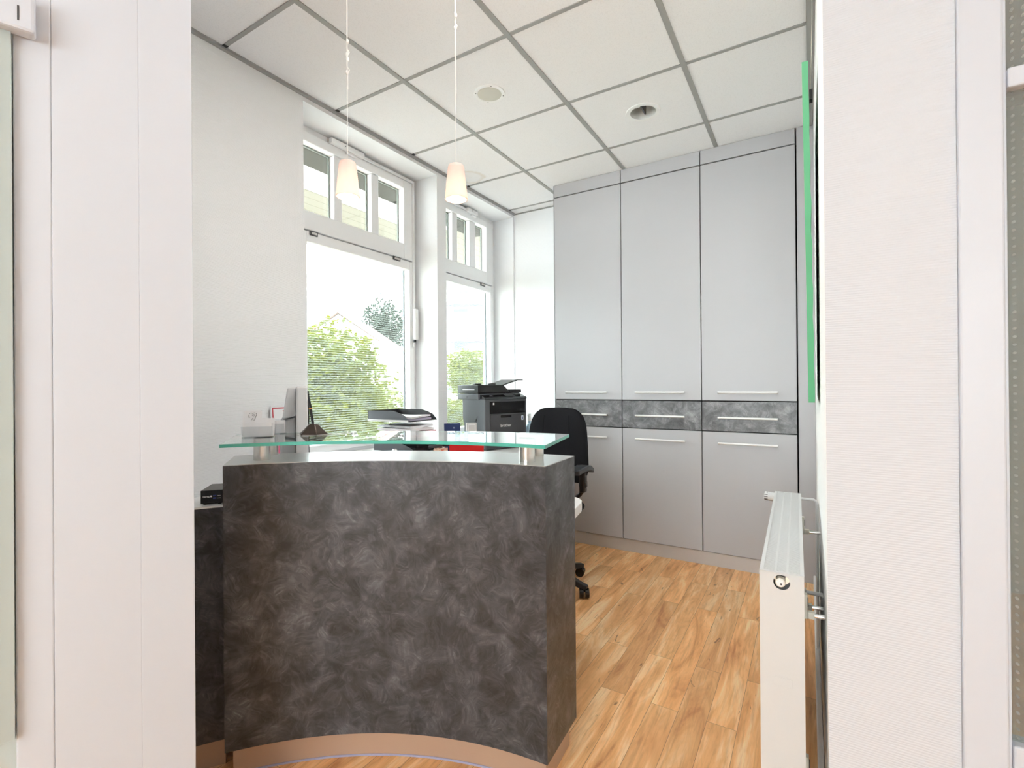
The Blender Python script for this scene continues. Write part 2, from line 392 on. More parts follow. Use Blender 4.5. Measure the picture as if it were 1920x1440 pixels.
# ceiling tiles, one of them with a round hole for the downlight
TX = [-2.305, -1.768, -1.14, -.515, .02]
TY = [-3.2]+[-3.135+.625*i for i in range(12)]+[3.87]
mb = MB(); HX, HY, HR = -.807, 2.808, .074
xs = [-3.4, -3.02, -2.395]+TX[1:]+[.11, .735, 1.36, 1.985, 3.0]
for i in range(len(xs)-1):
    for j in range(len(TY)-1):
        x0, x1, y0, y1 = xs[i], xs[i+1], TY[j], TY[j+1]
        if x0 < HX < x1 and y0 < HY < y1:
            n = 48; ring = [mb.bm.verts.new((HX+HR*math.cos(2*math.pi*k/n), HY+HR*math.sin(2*math.pi*k/n), CEIL)) for k in range(n)]
            outr = []
            for k in range(n):
                a = 2*math.pi*k/n; dx, dy = math.cos(a), math.sin(a)
                tx = ((x1-HX)/dx if dx > 1e-9 else (x0-HX)/dx if dx < -1e-9 else 1e9); ty = ((y1-HY)/dy if dy > 1e-9 else (y0-HY)/dy if dy < -1e-9 else 1e9)
                tt = min(tx, ty); outr.append(mb.bm.verts.new((HX+dx*tt, HY+dy*tt, CEIL)))
            for k in range(n): mb.bm.faces.new((ring[k], outr[k], outr[(k+1) % n], ring[(k+1) % n]))
            for cx_, cy_ in ((x0, y0), (x1, y0), (x1, y1), (x0, y1)):
                dd = sorted(outr, key=lambda q: (q.co.x-cx_)**2+(q.co.y-cy_)**2)[:2]
                mb.bm.faces.new((mb.bm.verts.new((cx_, cy_, CEIL)), dd[0], dd[1]))
        else: mb.face([(x0, y0, CEIL), (x0, y1, CEIL), (x1, y1, CEIL), (x1, y0, CEIL)])
ceil = struct(mb.build('ceiling', M_tile, recalc=False))
struct(box('ceiling', mat('slab_concrete', (.5, .5, .5), .9), (-3.6, -3.4, 3.0, 3.2, 4.2, 3.1)))
mb = MB()
for x in TX[1:-1]: mb.box(x-.0125, -3.2, CEIL-.004, x+.0125, BW if x < -1.7 else 3.468, CEIL)
for y in TY[1:-1]:
    mb.box(-2.283, y-.0095, CEIL-.0035, .01, y+.0095, CEIL+.0)
g = struct(mb.build('trim_1', M_tee))
mb = MB(); mb.box(LW, .62, CEIL-.012, LW+.022, BW, CEIL+.001); mb.box(LW+.022, BW-.02, CEIL-.012, -1.71, BW, CEIL+.001); mb.box(.0, 1.36, CEIL-.012, .024, 3.468, CEIL+.001)
struct(mb.build('trim_2', M_tee))
mb = MB()
for y in (1.24, 1.865, 2.49, 3.115, 3.735): mb.box(LW+.0225, y-.011, CEIL-.0045, LW+.040, y+.011, CEIL-.0036)
struct(mb.build('trim_3', M_dark_gap))

# left wall with two deep window niches
N1, N2 = (1.665, 2.765), (2.868, 3.84)
SOF, SILL, WX = 2.748, .80, -2.52
mb = MB(); T0 = -2.62
mb.box(T0, .5, 0, LW, N1[0], 3.0); mb.box(T0, N1[1], 0, LW, N2[0], 3.0)
mb.box(T0, N2[1], 0, LW, 4.0, 3.0)
for a in (N1, N2):
    mb.box(T0, a[0], 0, LW, a[1], SILL-.03); mb.box(T0, a[0], SOF, LW, a[1], 3.0)
struct(mb.build('wall_left', M_paper))
struct(box('wall_back', M_paper, (LW, N2[1]+.012, 0, RW, 4.0, 3.0)))
struct(box('wall_right', M_paper3, (RW, DW+.002, 0, .20, 3.99, 3.0)))
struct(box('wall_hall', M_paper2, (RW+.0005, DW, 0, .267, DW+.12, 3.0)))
struct(box('baseboard_right', M_frame, (.014, DW+.06, 0, .032, 3.468, .055), bevel=.004))

def window(idx, NY, panes, low, dot, label_n):
    r = sroot('window_%d' % idx, (WX, NY[0], SILL))
    y0, y1 = NY; K = dict(world=True)
    # outer frame
    fr = MB(); fx0, fx1 = WX-.07, WX
    fr.box(fx0, y0, SILL, fx1, y0+.045, SOF); fr.box(fx0, y1-.045, SILL, fx1, y1, SOF)
    fr.box(fx0, y0+.045, SOF-.06, fx1, y1-.045, SOF); fr.box(fx0, y0+.045, SILL, fx1, y1-.045, SILL+.03); fr.box(fx0, y0+.045, 2.10, fx1-.012, y1-.045, 2.16)
    fr.build('window_frame', M_frame, r, bevel=.003, world=True)
    # upper sash with two glazing bars
    us = MB(); z0, z1 = 2.138, SOF-.035; gx = WX-.05; a, b_ = y0+.03, y1-.03; px0, px1 = panes[0][0], panes[-1][1]
    X0, X1 = WX-.055, WX+.014
    us.box(X0, a, z0, X1, px0, z1); us.box(X0, px1, z0, X1, b_, z1); us.box(X0, px0, z0, X1, px1, 2.25); us.box(X0, px0, 2.655, X1, px1, z1)
    for p, q in zip(panes, panes[1:]): us.box(X0+.0, p[1], 2.25, X1-.012, q[0], 2.655)
    us.build('sash', M_frame, r, bevel=.005, world=True)
    for p in panes:
        f = box('pane', M_glass, (gx-.004, p[0]-.004, 2.246, gx, p[1]+.004, 2.659), r, world=True)
    bd = MB()
    for p in panes:
        bd.box(gx, p[1]-.008, 2.25, gx+.010, p[1], 2.655); bd.box(gx, p[0], 2.647, gx+.010, p[1]-.008, 2.655)
    bd.build('glazing_seal', mat('grey_seal', (.30, .34, .31), .6), r, world=True)
    # lower sash
    ls = MB(); z0, z1 = SILL+.02, 2.13
    ls.box(X0, a, z0, X1, low[0], z1); ls.box(X0, low[1], z0, X1, b_, z1); ls.box(X0, low[0], z0, X1, low[1], .865); ls.box(X0, low[0], 2.068, X1, low[1], z1)
    ls.build('sash', M_frame, r, bevel=.005, world=True)
    bd = MB(); bd.box(gx, low[1]-.007, .865, gx+.010, low[1], 2.068); bd.build('glazing_seal', mat('blue_grey_seal', (.35, .42, .46), .6), r, world=True)
    box('pane', M_glass, (gx-.004, low[0]-.004, .861, gx, low[1]+.004, 2.072), r, world=True)
    MB().face([(gx+.002, low[0], .865), (gx+.002, low[1]-.007, .865), (gx+.002, low[1]-.007, 2.068), (gx+.002, low[0], 2.068)]).build('privacy_film', gen_film('striped_privacy_film_%d' % idx, dot), r, world=True)['label'] = 'white striped privacy film'
    # hinge covers on the split between the sashes
    for hy in ((y0+.18, y0+.235), (y1-.245, y1-.175)):
        h = MB(); h.box(WX+.014, hy[0], 2.108, WX+.022, hy[1], 2.135); o = h.build('hinge_cover', M_dgrey, r, world=True, bevel=.002); o['label'] = 'dark grey hinge cover'
        h = MB(); h.box(WX+.022, hy[0]+.012, 2.115, WX+.0235, hy[1]-.008, 2.128); h.build('hinge_label', M_grey_dev, o, world=True)
    box('window_sill', M_plain, (WX-.02, y0+.001, SILL-.03, LW-.001, y1-.001, SILL), r, world=True)
    # shutter box lintel outside
    box('shutter_box', M_shutter, (-2.80, y0-.06, 2.66, WX-.075, y1+.06, 2.80), r, world=True)
    return r
P1 = [(1.785, 2.035), (2.095, 2.34), (2.405, 2.637)]
P2 = [(3.005, 3.215), (3.282, 3.457), (3.545, 3.70)]
W1 = window(1, N1, P1, (1.83, 2.690), 2.633, 1)
W2 = window(2, N2, P2, (2.985, 3.760), 3.672, 2)
# scissor opener above the fanlights, rod and lever
def opener(r, a, b_, rod_to, lever):
    o = MB().box(WX+.014, a, 2.706, WX+.045, b_, 2.738).build('opener_box', M_frame, r, world=True, bevel=.004)
    MB().cyl((WX+.0455, (a*.6+b_*.4), 2.722), (WX+.047, (a*.6+b_*.4), 2.722), .003).build('screw', M_black, o, world=True)
    MB().box(WX+.014, (a+b_)/2, 2.690, WX+.03, (a+b_)/2+.07, 2.706).build('opener_arm', M_frame, r, world=True, bevel=.002)
    e = b_ if rod_to > b_ else a
    MB().box(WX+.015, min(e, rod_to), 2.712, WX+.028, max(e, rod_to), 2.726).build('opener_rod', M_frame, r, world=True)
    if lever:
        MB().box(WX+.014, rod_to-.016, 1.50, WX+.026, rod_to, 2.728).build('opener_rod', M_frame, r, world=True)
        l = MB().box(WX+.027, rod_to-.026, 1.555, WX+.052, rod_to+.010, 1.785).build('opener_lever', M_white, r, world=True, bevel=.008)
        MB().box(WX+.03, rod_to-.035, 1.535, WX+.046, rod_to-.012, 1.556).build('lever_catch', M_black, l, world=True, bevel=.003)
opener(W1, 1.985, 2.245, 2.735, True)
opener(W2, 3.38, 3.53, 3.00, False)

# hall shell (behind and beside the camera)
mb = MB(); mb.box(-3.4, -3.3, 0, -1.4, -3.2, 3.0); mb.box(1.0, -3.3, 0, 3.0, -3.2, 3.0); mb.box(-1.4, -3.3, 0, 1.0, -3.2, .85); mb.box(-1.4, -3.3, 2.4, 1.0, -3.2, 3.0)
struct(mb.build('wall_hall_rear', M_plain))
r = sroot('window_4', (-1.4, -3.25, .85))  # unseen window added behind the camera to let daylight in from the rear
mb = MB()
for x in (-1.4, -.23, .94): mb.box(x, -3.28, .85, x+.06, -3.22, 2.4)
for a, b_ in ((-1.34, -.23), (-.17, .94)): mb.box(a, -3.28, .85, b_, -3.22, .91); mb.box(a, -3.28, 2.34, b_, -3.22, 2.4)
mb.build('window_frame', M_frame, r, world=True)
for a, b_ in ((-1.34, -.23), (-.17, .94)): box('pane', M_glass, (a-.002, -3.253, .908, b_+.002, -3.249, 2.342), r, world=True)
struct(box('wall_hall_left', M_plain, (-3.5, -3.2, 0, -3.4, .6, 3.0)))
struct(box('wall_hall_right', M_plain, (3.0, -3.2, 0, 3.1, 4.0, 3.0)))
struct(box('wall_front', M_plain, (-3.4, .50, 0, -1.378, .60, 3.0)))
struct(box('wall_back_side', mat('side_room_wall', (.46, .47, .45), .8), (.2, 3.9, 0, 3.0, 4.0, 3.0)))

# glazed partition at the right of the opening
r = sroot('window_3', (.267, DW, 0))
box('window_frame', M_alu_white, (.2675, DW-.012, 0, .337, DW+.07, CEIL-.0), r, .004, world=True)
box('glazing_bead', M_alu_white, (.337, DW+.005, 0, .345, DW+.05, CEIL), r, .002, world=True)
box('rail', M_alu_white, (.3455, DW-.0, 1.808, 1.35, DW+.05, 1.848), r, .004, world=True)
box('rail', M_alu_white, (.3455, DW-.0, .435, 1.35, DW+.05, .485), r, .004, world=True)
box('pane', M_dotted, (.3455, DW+.022, 1.848, 1.35, DW+.028, CEIL), r, world=True)
box('pane', M_dotted, (.3455, DW+.022, .485, 1.35, DW+.028, 1.808), r, world=True)
box('lower_panel', M_alu_white, (.3455, DW+.015, 0, 1.35, DW+.035, .435), r, world=True)
box('window_frame', M_alu_white, (1.35, DW-.012, 0, 1.42, DW+.07, CEIL), r, .004, world=True)
struct(box('wall_hall_far', M_plain, (1.42, DW, 0, 3.0, DW+.12, 3.0)))

# white door post and glass door at the left of the opening
PA = Vector((-1.306, .629)); DV = Vector((.309, .951)).normalized(); NL = Vector((-DV.y, DV.x))
def post(t0, t1, d0, d1, z0, z1):
    q = [PA-DV*t0+NL*d0, PA-DV*t1+NL*d0, PA-DV*t1+NL*d1, PA-DV*t0+NL*d1]
    return MB().prism([(p.x, p.y) for p in q], z0, z1)
r = sroot('door_1', (PA.x, PA.y, 0))
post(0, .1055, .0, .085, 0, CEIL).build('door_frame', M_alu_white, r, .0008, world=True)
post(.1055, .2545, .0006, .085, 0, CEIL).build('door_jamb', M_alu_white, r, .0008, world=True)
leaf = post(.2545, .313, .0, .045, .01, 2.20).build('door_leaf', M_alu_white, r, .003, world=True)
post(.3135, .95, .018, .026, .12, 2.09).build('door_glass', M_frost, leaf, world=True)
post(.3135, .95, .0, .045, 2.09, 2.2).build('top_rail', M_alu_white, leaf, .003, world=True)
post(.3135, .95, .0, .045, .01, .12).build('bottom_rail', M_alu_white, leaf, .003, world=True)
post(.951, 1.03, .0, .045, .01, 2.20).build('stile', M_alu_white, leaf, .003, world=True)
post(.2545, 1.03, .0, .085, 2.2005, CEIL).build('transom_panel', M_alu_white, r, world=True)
o = post(.277, .55, -.035, -.001, 1.948, 2.03).build('door_closer', M_alu_white, r, .006, world=True)
post(.300, .303, -.0358, -.035, 1.965, 1.995).build('closer_slot', M_dgrey, o, world=True)
post(.314, .335, -.012, .017, .5, 1.948).build('glazing_bead', mat('bead_grey', (.45, .5, .48), .5), r, world=True)

# unseen ceiling panels added to brighten the hall and the side room
cl = thing('fill_panel', 'added square fill panel over the middle of the hall, out of view', 'fill light', (-.8, -.6, CEIL), group='added hall fill panels')
MB().box(-.31, -.31, -.02, .31, .31, 0).build('light_frame', M_white, cl)
MB().box(-.29, -.29, -.024, .29, .29, -.0201).build('diffuser', M_diff, cl)
for p, lb in (((.9, -.6), 'added square fill panel over the hall, at the right'), ((-.8, -2.2), 'added square fill panel near the added rear window, at the left'), ((.9, -2.2), 'added square fill panel near the added rear window, at the right'), ((1.3, 2.6), 'added square fill panel in the side room behind the dotted glass'), ((-2.4, -.9), 'added square fill panel beside the left hall wall')): copy_tree(cl, (*p, CEIL), label=lb)
copy_tree(cl, (.62, 2.3, CEIL), label='added square fill panel close behind the dotted glass')  # one more added panel, brightens what shows through the dotted glass

rl = thing('fill_panel', 'small rectangular fill panel added out of view above the counter end', 'fill light', (-.8275, 1.40, CEIL))  # added above the view to brighten the left wall, floor and lower cabinets
MB().box(-.275, -.145, -.012, .275, .145, -.0045).build('light_frame', M_white, rl)
MB().box(-.26, -.13, -.016, .26, .13, -.0121).build('diffuser', mat('fill_glow_room', (1, 1, 1), .5, emit=27.0, ecol=(1, .97, .95)), rl)

# ------------------------------------------------------------ tall cabinets
CX = [-1.709, -1.168, -.618, -.062]; CY = 3.473
def cabinet(i):
    x0, x1 = CX[i], CX[i+1]; wth = x1-x0
    lab = ['tall grey cabinet at the left, beside the back wall and partly behind the office chair', 'tall grey cabinet in the middle of the row of three', 'tall grey cabinet at the right, behind the white radiator'][i]
    t_ = thing('tall_cabinet', lab, 'cabinet', (x0, CY, 0), group='tall built-in cabinets along the back wall')
    MB().box(.001, .022, .0, wth-.001, .36, 2.78).build('cabinet_body', M_dark_gap, t_)
    g = .003
    MB().box(0, .012, 0, wth, .0215, .088).build('plinth', M_plinth, t_)
    MB().box(g, 0, 2.688, wth-g, .02, 2.781).build('top_panel', M_door, t_, .0008)
    def bar(parent, z):
        w0 = wth-.21; xa = .105
        o = MB().cyl((xa, -.034, z), (xa+w0, -.034, z), .0072, n=14).build('handle', M_alu, parent, smooth=True)
        for xx in (xa+.02, xa+w0-.02): MB().cyl((xx, -.034, z), (xx, 0, z), .0045, n=10).build('handle_mount', M_steel, o)
    uvf = lambda c, n: (c.x+i*1.7+(c.y if abs(n.x) > .5 else 0), c.z)
    d1 = MB().box(g, 0, 1.104, wth-g, .02, 2.680).build('door', M_door, t_, .0008); bar(d1, 1.157)
    dr = MB().box(g, 0, .903, wth-g, .02, 1.096).build('drawer', M_swirl_light, t_, uv=uvf); dr['label'] = 'marbled dark grey drawer front'; bar(dr, .992)
    d2 = MB().box(g, 0, .094, wth-g, .02, .896).build('door', M_door, t_, .0008); bar(d2, .826)
    return t_
for i in range(3): cabinet(i)
struct(box('trim_4', M_door, (-.056, CY+.002, .0, RW-.001, CY+.02, 2.781)))
struct(box('trim_5', M_door, (CX[0]-.004, CY+.001, 0, CX[0]-.0005, N2[1]+.011, 2.781)))

# ------------------------------------------------------------ reception counter
CC = Vector((-.609, .119)); A0, A1 = 92.9, 142.9; RI, RO, CT, CB = 1.17, 1.407, .976, .093
def arc(r, a0, a1, n=48): return [(CC.x+r*math.cos(R(a0+(a1-a0)*k/n)), CC.y+r*math.sin(R(a0+(a1-a0)*k/n))) for k in range(n+1)]
def sector(ri, ro, a0, a1, z0, z1, n=48): return MB().prism(arc(ri, a0, a1, n)+arc(ro, a1, a0, n), z0, z1)
def uvarc(c, n):
    x, y = c.x, c.y
    if abs(n.z) > .5: return (x, y)
    a = math.atan2(y-CC.y, x-CC.x); rad = math.hypot(x-CC.x, y-CC.y); rn = abs(n.x*math.cos(a)+n.y*math.sin(a))
    return (-a*1.17, c.z) if rn > .7 else (rad+5, c.z)
CO = Vector((-1.13, 1.15, 0))
ct = thing('reception_counter', 'curved dark marbled reception counter with a green-edged glass shelf on top', 'counter', CO)
def uvc(c, n): return uvarc(c+CO, n)
sector(RI, RO, A0, A1, CB, CT-.002).build('counter_body', M_swirl, ct, uv=uvc, world=True)
o = sector(RI+.0005, RO-.0005, A0+.02, A1-.02, CT-.0019, CT).build('counter_top', M_ctop, ct, world=True); o['label'] = 'silver grey top surface'
o = sector(RI+.03, RO-.01, A0+.9, A1-.9, 0, CB-.0005).build('plinth', mat('plinth_floor_reflection', (.54, .38, .28), .33, metal=.25), ct, world=True); o['label'] = 'matt metal plinth'  # brown reflection of the floor is put into the metal's base colour
sector(RI+.027, RI+.0295, A0+1, A1-1, 0, .006).build('floor_seal', mat('clear_seal', (.42, .42, .60), .3), ct, world=True)
# glass shelf
GZ0, GZ1 = 1.0405, 1.0505
ip = arc(1.08, 90.7, 142.6); op_ = arc(1.392, 142.5, 93.4)
mb = MB().prism(ip+op_, GZ0, GZ1)
bmesh.ops.recalc_face_normals(mb.bm, faces=mb.bm.faces)
for f in mb.bm.faces:
    if abs(f.normal.z) < .5: f.material_index = 1
gs = mb.build('glass_shelf', [M_cglass, M_cedge], ct, world=True); gs['label'] = 'clear glass shelf with green edge'
for (x, y) in ((-1.553, .958), (-1.642, 1.045), (-.762, 1.345), (-.797, 1.470)):
    MB().cyl((x, y, CT), (x, y, GZ0), .0255, n=32).build('standoff', M_steel, ct, world=True, smooth=True)

# side counter at the left
sc = thing('side_counter', 'lower dark marbled counter section at the left of the reception counter', 'counter', (-1.75, .85, 0))
SO = Vector((-1.75, .85, 0))
sector(1.24, 1.40, 143.3, 151.5, CB, .834, 12).build('counter_body', M_swirl, sc, uv=lambda c, n: uvarc(c+SO, n), world=True)
sector(1.238, 1.402, 143.3, 151.6, .8345, .840, 12).build('worktop', M_desk, sc, world=True)
sector(1.262, 1.39, 143.4, 151.4, 0, CB-.0005, 12).build('plinth', bpy.data.materials['plinth_floor_reflection'], sc, world=True)
# mini computer
pc = thing('mini_pc', 'small black computer box on the side counter', 'computer', (-1.668, .822, .840), R(47))
MB().box(0, 0, .003, .062, .115, .046).build('housing', mat('pc_top', (.10, .085, .08), .45), pc, .002)
fp = MB().box(.0008, -.0012, .004, .0612, -.0001, .0452).build('front_panel', M_gloss, pc)
text('logo', 'terra', .0095, M_white, pc, frame4((.0165, -.0016, .026), (1, 0, 0), (0, 0, 1)))
MB().cyl((.0305, -.0012, .0265), (.0305, -.0018, .0265), .0028, n=16).build('logo_disc', M_white, pc)
for z in (.0265, .0185):
    MB().box(.036, -.0018, z, .045, -.0012, z+.004).build('port', M_usb, pc)
    MB().box(.049, -.0018, z+.001, .058, -.0012, z+.0025).build('port', M_steel, pc)
for x in (.01, .052):
    for y in (.01, .105): MB().cyl((x, y, 0), (x, y, .003), .005, n=10).build('foot', M_black, pc)

# ------------------------------------------------------------ desk
DZ = .735
tip = [(-.751, 1.545), (-.772, 1.70), (-.793, 1.82), (-.800, 1.86), (-.813, 1.895), (-.838, 1.925), (-.875, 1.945), (-.92, 1.952)]
inner = arc(1.411, 95.7, 149, 40); outer = arc(1.86, 119, 101, 16)
poly = inner+[(-2.28, .95), (LW+.003, 1.10), (LW+.003, 3.83), (-1.735, 3.83), (-1.735, 2.15), (-1.72, 2.02), (-1.66, 1.90), (-1.58, 1.81)]+outer+tip[::-1]
dk = thing('desk', 'white curved worktop behind the reception counter, running along the windows', 'desk', (-1.6, 1.8, 0))
MB().prism(poly, DZ-.04, DZ).build('worktop', M_desk, dk, .003, world=True)
MB().box(-1.78, 2.3, 0, -1.755, 2.34, DZ-.0405).build('leg', M_alu, dk, world=True)
MB().box(-1.78, 3.75, 0, -1.755, 3.79, DZ-.0405).build('leg', M_alu, dk, world=True)
MB().box(-2.28, 1.35, 0, -1.9, 1.375, DZ-.0405).build('support_panel', M_desk, dk, world=True)
MB().cyl((-1.15, 1.72, 0), (-1.15, 1.72, DZ-.0405), .03).build('leg', M_alu, dk, world=True, smooth=True)

# sheet of paper on the desk end
o = MB().prism([(-.80, 1.68), (-.85, 1.88), (-.97, 1.85), (-.92, 1.65)], 0, .0008); tag(o.build('paper_sheet', M_paperw), 'white sheet of paper on the rounded desk end behind the counter', 'paper'); bpy.context.scene.objects['paper_sheet'].location = (0, 0, DZ)

# ------------------------------------------------------------ office chair
ch = thing('office_chair', 'black fabric office chair with armrests behind the counter', 'office chair', (-1.380, 2.640, 0), R(3))
# backrest: facing -y, pillow shaped
def pillow(cx_, cy_, z0, z1, w0, w1, th, lean, n=14, m=18, power=3.2):
    mb = MB(); V = {}
    for side in (0, 1):
        for i in range(n+1):
            for j in range(m+1):
                u = math.sin((i/n*2-1)*math.pi/2); v_ = math.sin((j/m*2-1)*math.pi/2)
                z = z0+(z1-z0)*(v_+1)/2; wid = w0+(w1-w0)*(v_+1)/2
                e = max(0, 1-abs(v_)**7)**.5 if v_ > 0 else max(0, 1-abs(v_)**9)**.5
                if v_ > 0: e = max(0, 1-v_**4.2)**.42
                x = u*wid/2*(.30+.70*e if v_ > 0 else .72+.28*(1-abs(v_)**6))
                t_ = th/2*(max(0, 1-abs(u)**power))**.5*(max(0, 1-abs(v_)**6))**.5
                y = (t_ if side else -t_)+lean*(v_+1)/2 - .03*u*u*1.0
                if side and (abs(u) == 1 or abs(v_) == 1): V[(1, i, j)] = V[(0, i, j)]; continue
                V[(side, i, j)] = mb.bm.verts.new((cx_+x, cy_+y, z))
        for i in range(n):
            for j in range(m):
                q = [V[(side, i, j)], V[(side, i+1, j)], V[(side, i+1, j+1)], V[(side, i, j+1)]]
                if len(set(q)) == 4:
                    try: mb.bm.faces.new(q if side == 0 else q[::-1])
                    except ValueError: pass
    return mb
bk = pillow(0, .21, .60, 1.068, .455, .38, .085, .05).build('backrest', M_blackm, ch, smooth=True)
mb = MB()
for sx in (-1, 1): mb.tube([(sx*.10, .168+.0, .63), (sx*.098, .171, .75), (sx*.092, .182, .9), (sx*.085, .197, 1.02)], .0028, 6)
mb.build('seam', M_blackm, bk)
pillow(0, -.03, -.245, .215, .40, .42, .085, 0).xf(Matrix.Translation((0, 0, .49)) @ Matrix.Rotation(R(90), 4, 'X') @ Matrix.Translation((0, .03, 0))).build('seat', M_blackm, ch, smooth=True)
MB().tube([(0, .10, .425), (0, .235, .44), (0, .27, .52), (0, .275, .70)], .02, 10).build('back_support', M_black, ch, smooth=True)
for sx in (-1, 1):
    pd = MB().box(-.038, -.125, -.012, .038, .125, .018)
    bmesh.ops.subdivide_edges(pd.bm, edges=pd.bm.edges, cuts=3, use_grid_fill=True)
    for v_ in pd.bm.verts:
        t_ = v_.co.y/.125; v_.co.x *= 1-.28*t_*t_; v_.co.z += .010*(1-t_*t_)-.022*(t_ if t_ > 0 else 0)**2
    pd.xf(Matrix.Translation((sx*.260, -.035, .724))).build('armrest', M_armpad, ch, .012, smooth=True, seg=3)
    st_ = MB(); st_.box(sx*.252-.018, -.03, .59, sx*.252+.018, .018, .712); a = st_.build('arm_post', M_black, ch, .008)
    MB().box(sx*.252-.0222, -.022, .62, sx*.252+.0222, .01, .655).build('arm_knob', M_gloss, a, .004)
    MB().tube([(sx*.248, -.005, .60), (sx*.232, -.005, .575), (sx*.19, -.005, .54), (sx*.13, -.005, .47), (sx*.10, -.005, .42)], .013, 10).build('arm_bracket', M_black, ch, smooth=True)
MB().cyl((0, 0, .12), (0, 0, .41), .027, n=20).build('gas_lift', M_black, ch, smooth=True)
MB().box(-.11, -.12, .40, .11, .12, .436).build('seat_plate', M_black, ch, .006)
for k in range(5):
    a = R(-9+72*k-3); dx, dy = math.cos(a), math.sin(a); pr_ = Vector((-dy, dx, 0)); d = Vector((dx, dy, 0))
    mb = MB()
    prof = [(0.03, .128, .085, .030), (.14, .118, .075, .026), (.25, .085, .056, .021), (.285, .078, .056, .021), (.30, .074, .058, .016)]
    rings = []
    for (s_, zt_, zb_, hw) in prof:
        rings.append([mb.bm.verts.new(d*s_+pr_*q*hw+Vector((0, 0, z))) for q, z in ((-1, zb_), (1, zb_), (.8, zt_), (-.8, zt_))])
    for A_, B_ in zip(rings, rings[1:]):
        for i in range(4): mb.bm.faces.new((A_[i], A_[(i+1) % 4], B_[(i+1) % 4], B_[i]))
    mb.bm.faces.new(rings[0][::-1]); mb.bm.faces.new(rings[-1])
    mb.build('base_arm', M_black, ch, .004)
    c = d*.278; cs = MB()
    ax = Vector((math.cos(a+.7), math.sin(a+.7), 0))
    for sg in (-1, 1): cs.cyl(c+ax*sg*.004+Vector((0, 0, .029)), c+ax*sg*.028+Vector((0, 0, .029)), .0285, n=24)
    cs.cyl(c+Vector((0, 0, .035)), c+Vector((0, 0, .060)), .009, n=10)
    cs.build('caster', M_gloss, ch, .003, smooth=False)
MB().cyl((0, 0, .078), (0, 0, .135), .045, n=24).build('base_hub', M_black, ch, .004)

# ------------------------------------------------------------ printer
PA2 = 21  # front edge runs 21 degrees off +Y
pr = thing('printer', 'dark grey multifunction laser printer with raised document tray, on the desk by the second window', 'printer', (-2.03, 2.96, DZ), R(90-PA2))
# local x along the front edge, local y depth (away), front face at y=0
PW, PD = .395, .285
MB().extr([(0, 0, .008), (0, PD, .008), (0, PD, .17), (0, PD+.02, .22), (0, PD+.025, .388), (0, 0, .388)], (PW, 0, 0)).build('housing', M_mgrey, pr, .006)
MB().box(.012, -.006, .006, PW-.012, -.0002, .075).build('paper_drawer', M_dgrey, pr, .002)
fd = MB().box(.045, -.006, .078, PW-.018, -.0002, .262).build('front_cover', M_dgrey, pr, .003)
MB().box(.14, -.0075, .238, .24, -.006, .255).build('cover_grip', M_gloss, fd, .002)
MB().box(.045, -.004, .268, PW-.018, -.0002, .358).build('output_slot', M_gloss, pr)
MB().box(.070, -.0052, .335, .083, -.0042, .350).build('usb_port', M_white, pr)
MB().box(PW-.058, -.0075, .212, PW-.038, -.0062, .245).build('sticker', mat('sticker_pale', (.70, .76, .82), .4), pr)
MB().box(PW-.053, -.0078, .218, PW-.043, -.00755, .239).build('sticker_print', M_usb, pr)
text('logo', 'brother', .032, M_white, pr, frame4((.187, -.0066, .178), (1, 0, 0), (0, 0, 1)))
# control panel, sloping
mb = MB(); mb.extr([(0.0, -.012, .375), (0, .09, .375), (0, .09, .420), (0, .004, .392)], (PW, 0, 0)); cp = mb.build('control_panel', M_gloss, pr, .002)
MB().extr([(.21, .012, .3955), (.21, .075, .4155), (.21, .075, .4165), (.21, .012, .3965)], (.09, 0, 0)).build('touch_screen', M_dgrey, cp)
text('model_print', 'MFC L', .011, M_white, cp, frame4((.08, .03, .4015), (1, 0, 0), (0, .95, .32)))
# scanner and document feeder
MB().box(-.018, .06, .372, PW-.015, PD+.065, .418).build('scanner', M_mgrey, pr, .005)
MB().box(-.0195, .20, .385, -.018, .22, .402).build('emblem', M_dgrey, pr)
MB().extr([(-.02, .06, .420), (PW*.58, .06, .420), (PW*.70, .06, .430), (PW*.55, .06, .484), (-.02, .06, .484)], (0, PD, 0)).build('document_feeder', M_black, pr, .004)
MB().box(-.0212, .105, .447, -.0202, .27, .451).build('feeder_slot', M_alu, pr)
MB().box(PW*.70, .06, .420, PW-.002, PD+.02, .447).build('feeder_bed', M_black, pr, .004)
for yy in (.08, .28): MB().box(.10, yy, .4845, .16, yy+.03, .496).build('sheet_guide', M_black, pr, .004)
MB().extr([(PW*.52, .07, .482), (PW*.54, .07, .474), (PW*.93, .07, .518), (PW*1.06, .07, .518), (PW*1.06, .07, .526), (PW*.92, .07, .526)], (0, PD-.07, 0)).build('document_tray', M_black, pr, .002)
mb = MB()
for k in range(2): mb.box(-.0008, .12, .13+.022*k, -.0002, .132, .142+.022*k)
mb.box(-.0008, .045, .075, -.0002, .105, .12); mb.build('side_marks', M_grey_dev, pr)

# spray bottle between printer and chair
sb = thing('spray_bottle', 'pale blue bottle with white nozzle between printer and office chair', 'bottle', (-1.932, 3.455, DZ))
MB().lathe([(.0, 0), (.033, 0), (.034, .02), (.034, .13), (.028, .155), (.013, .17), (.013, .19), (0, .19)]).build('bottle_body', M_bluep, sb, smooth=True)
MB().lathe([(.0, .19), (.016, .19), (.016, .215), (.012, .225), (.012, .25), (0, .25)]).build('cap', M_white, sb, smooth=True)
MB().tube([(0, 0, .24), (.01, -.035, .245), (.014, -.05, .235)], .008).build('nozzle', M_white, sb)

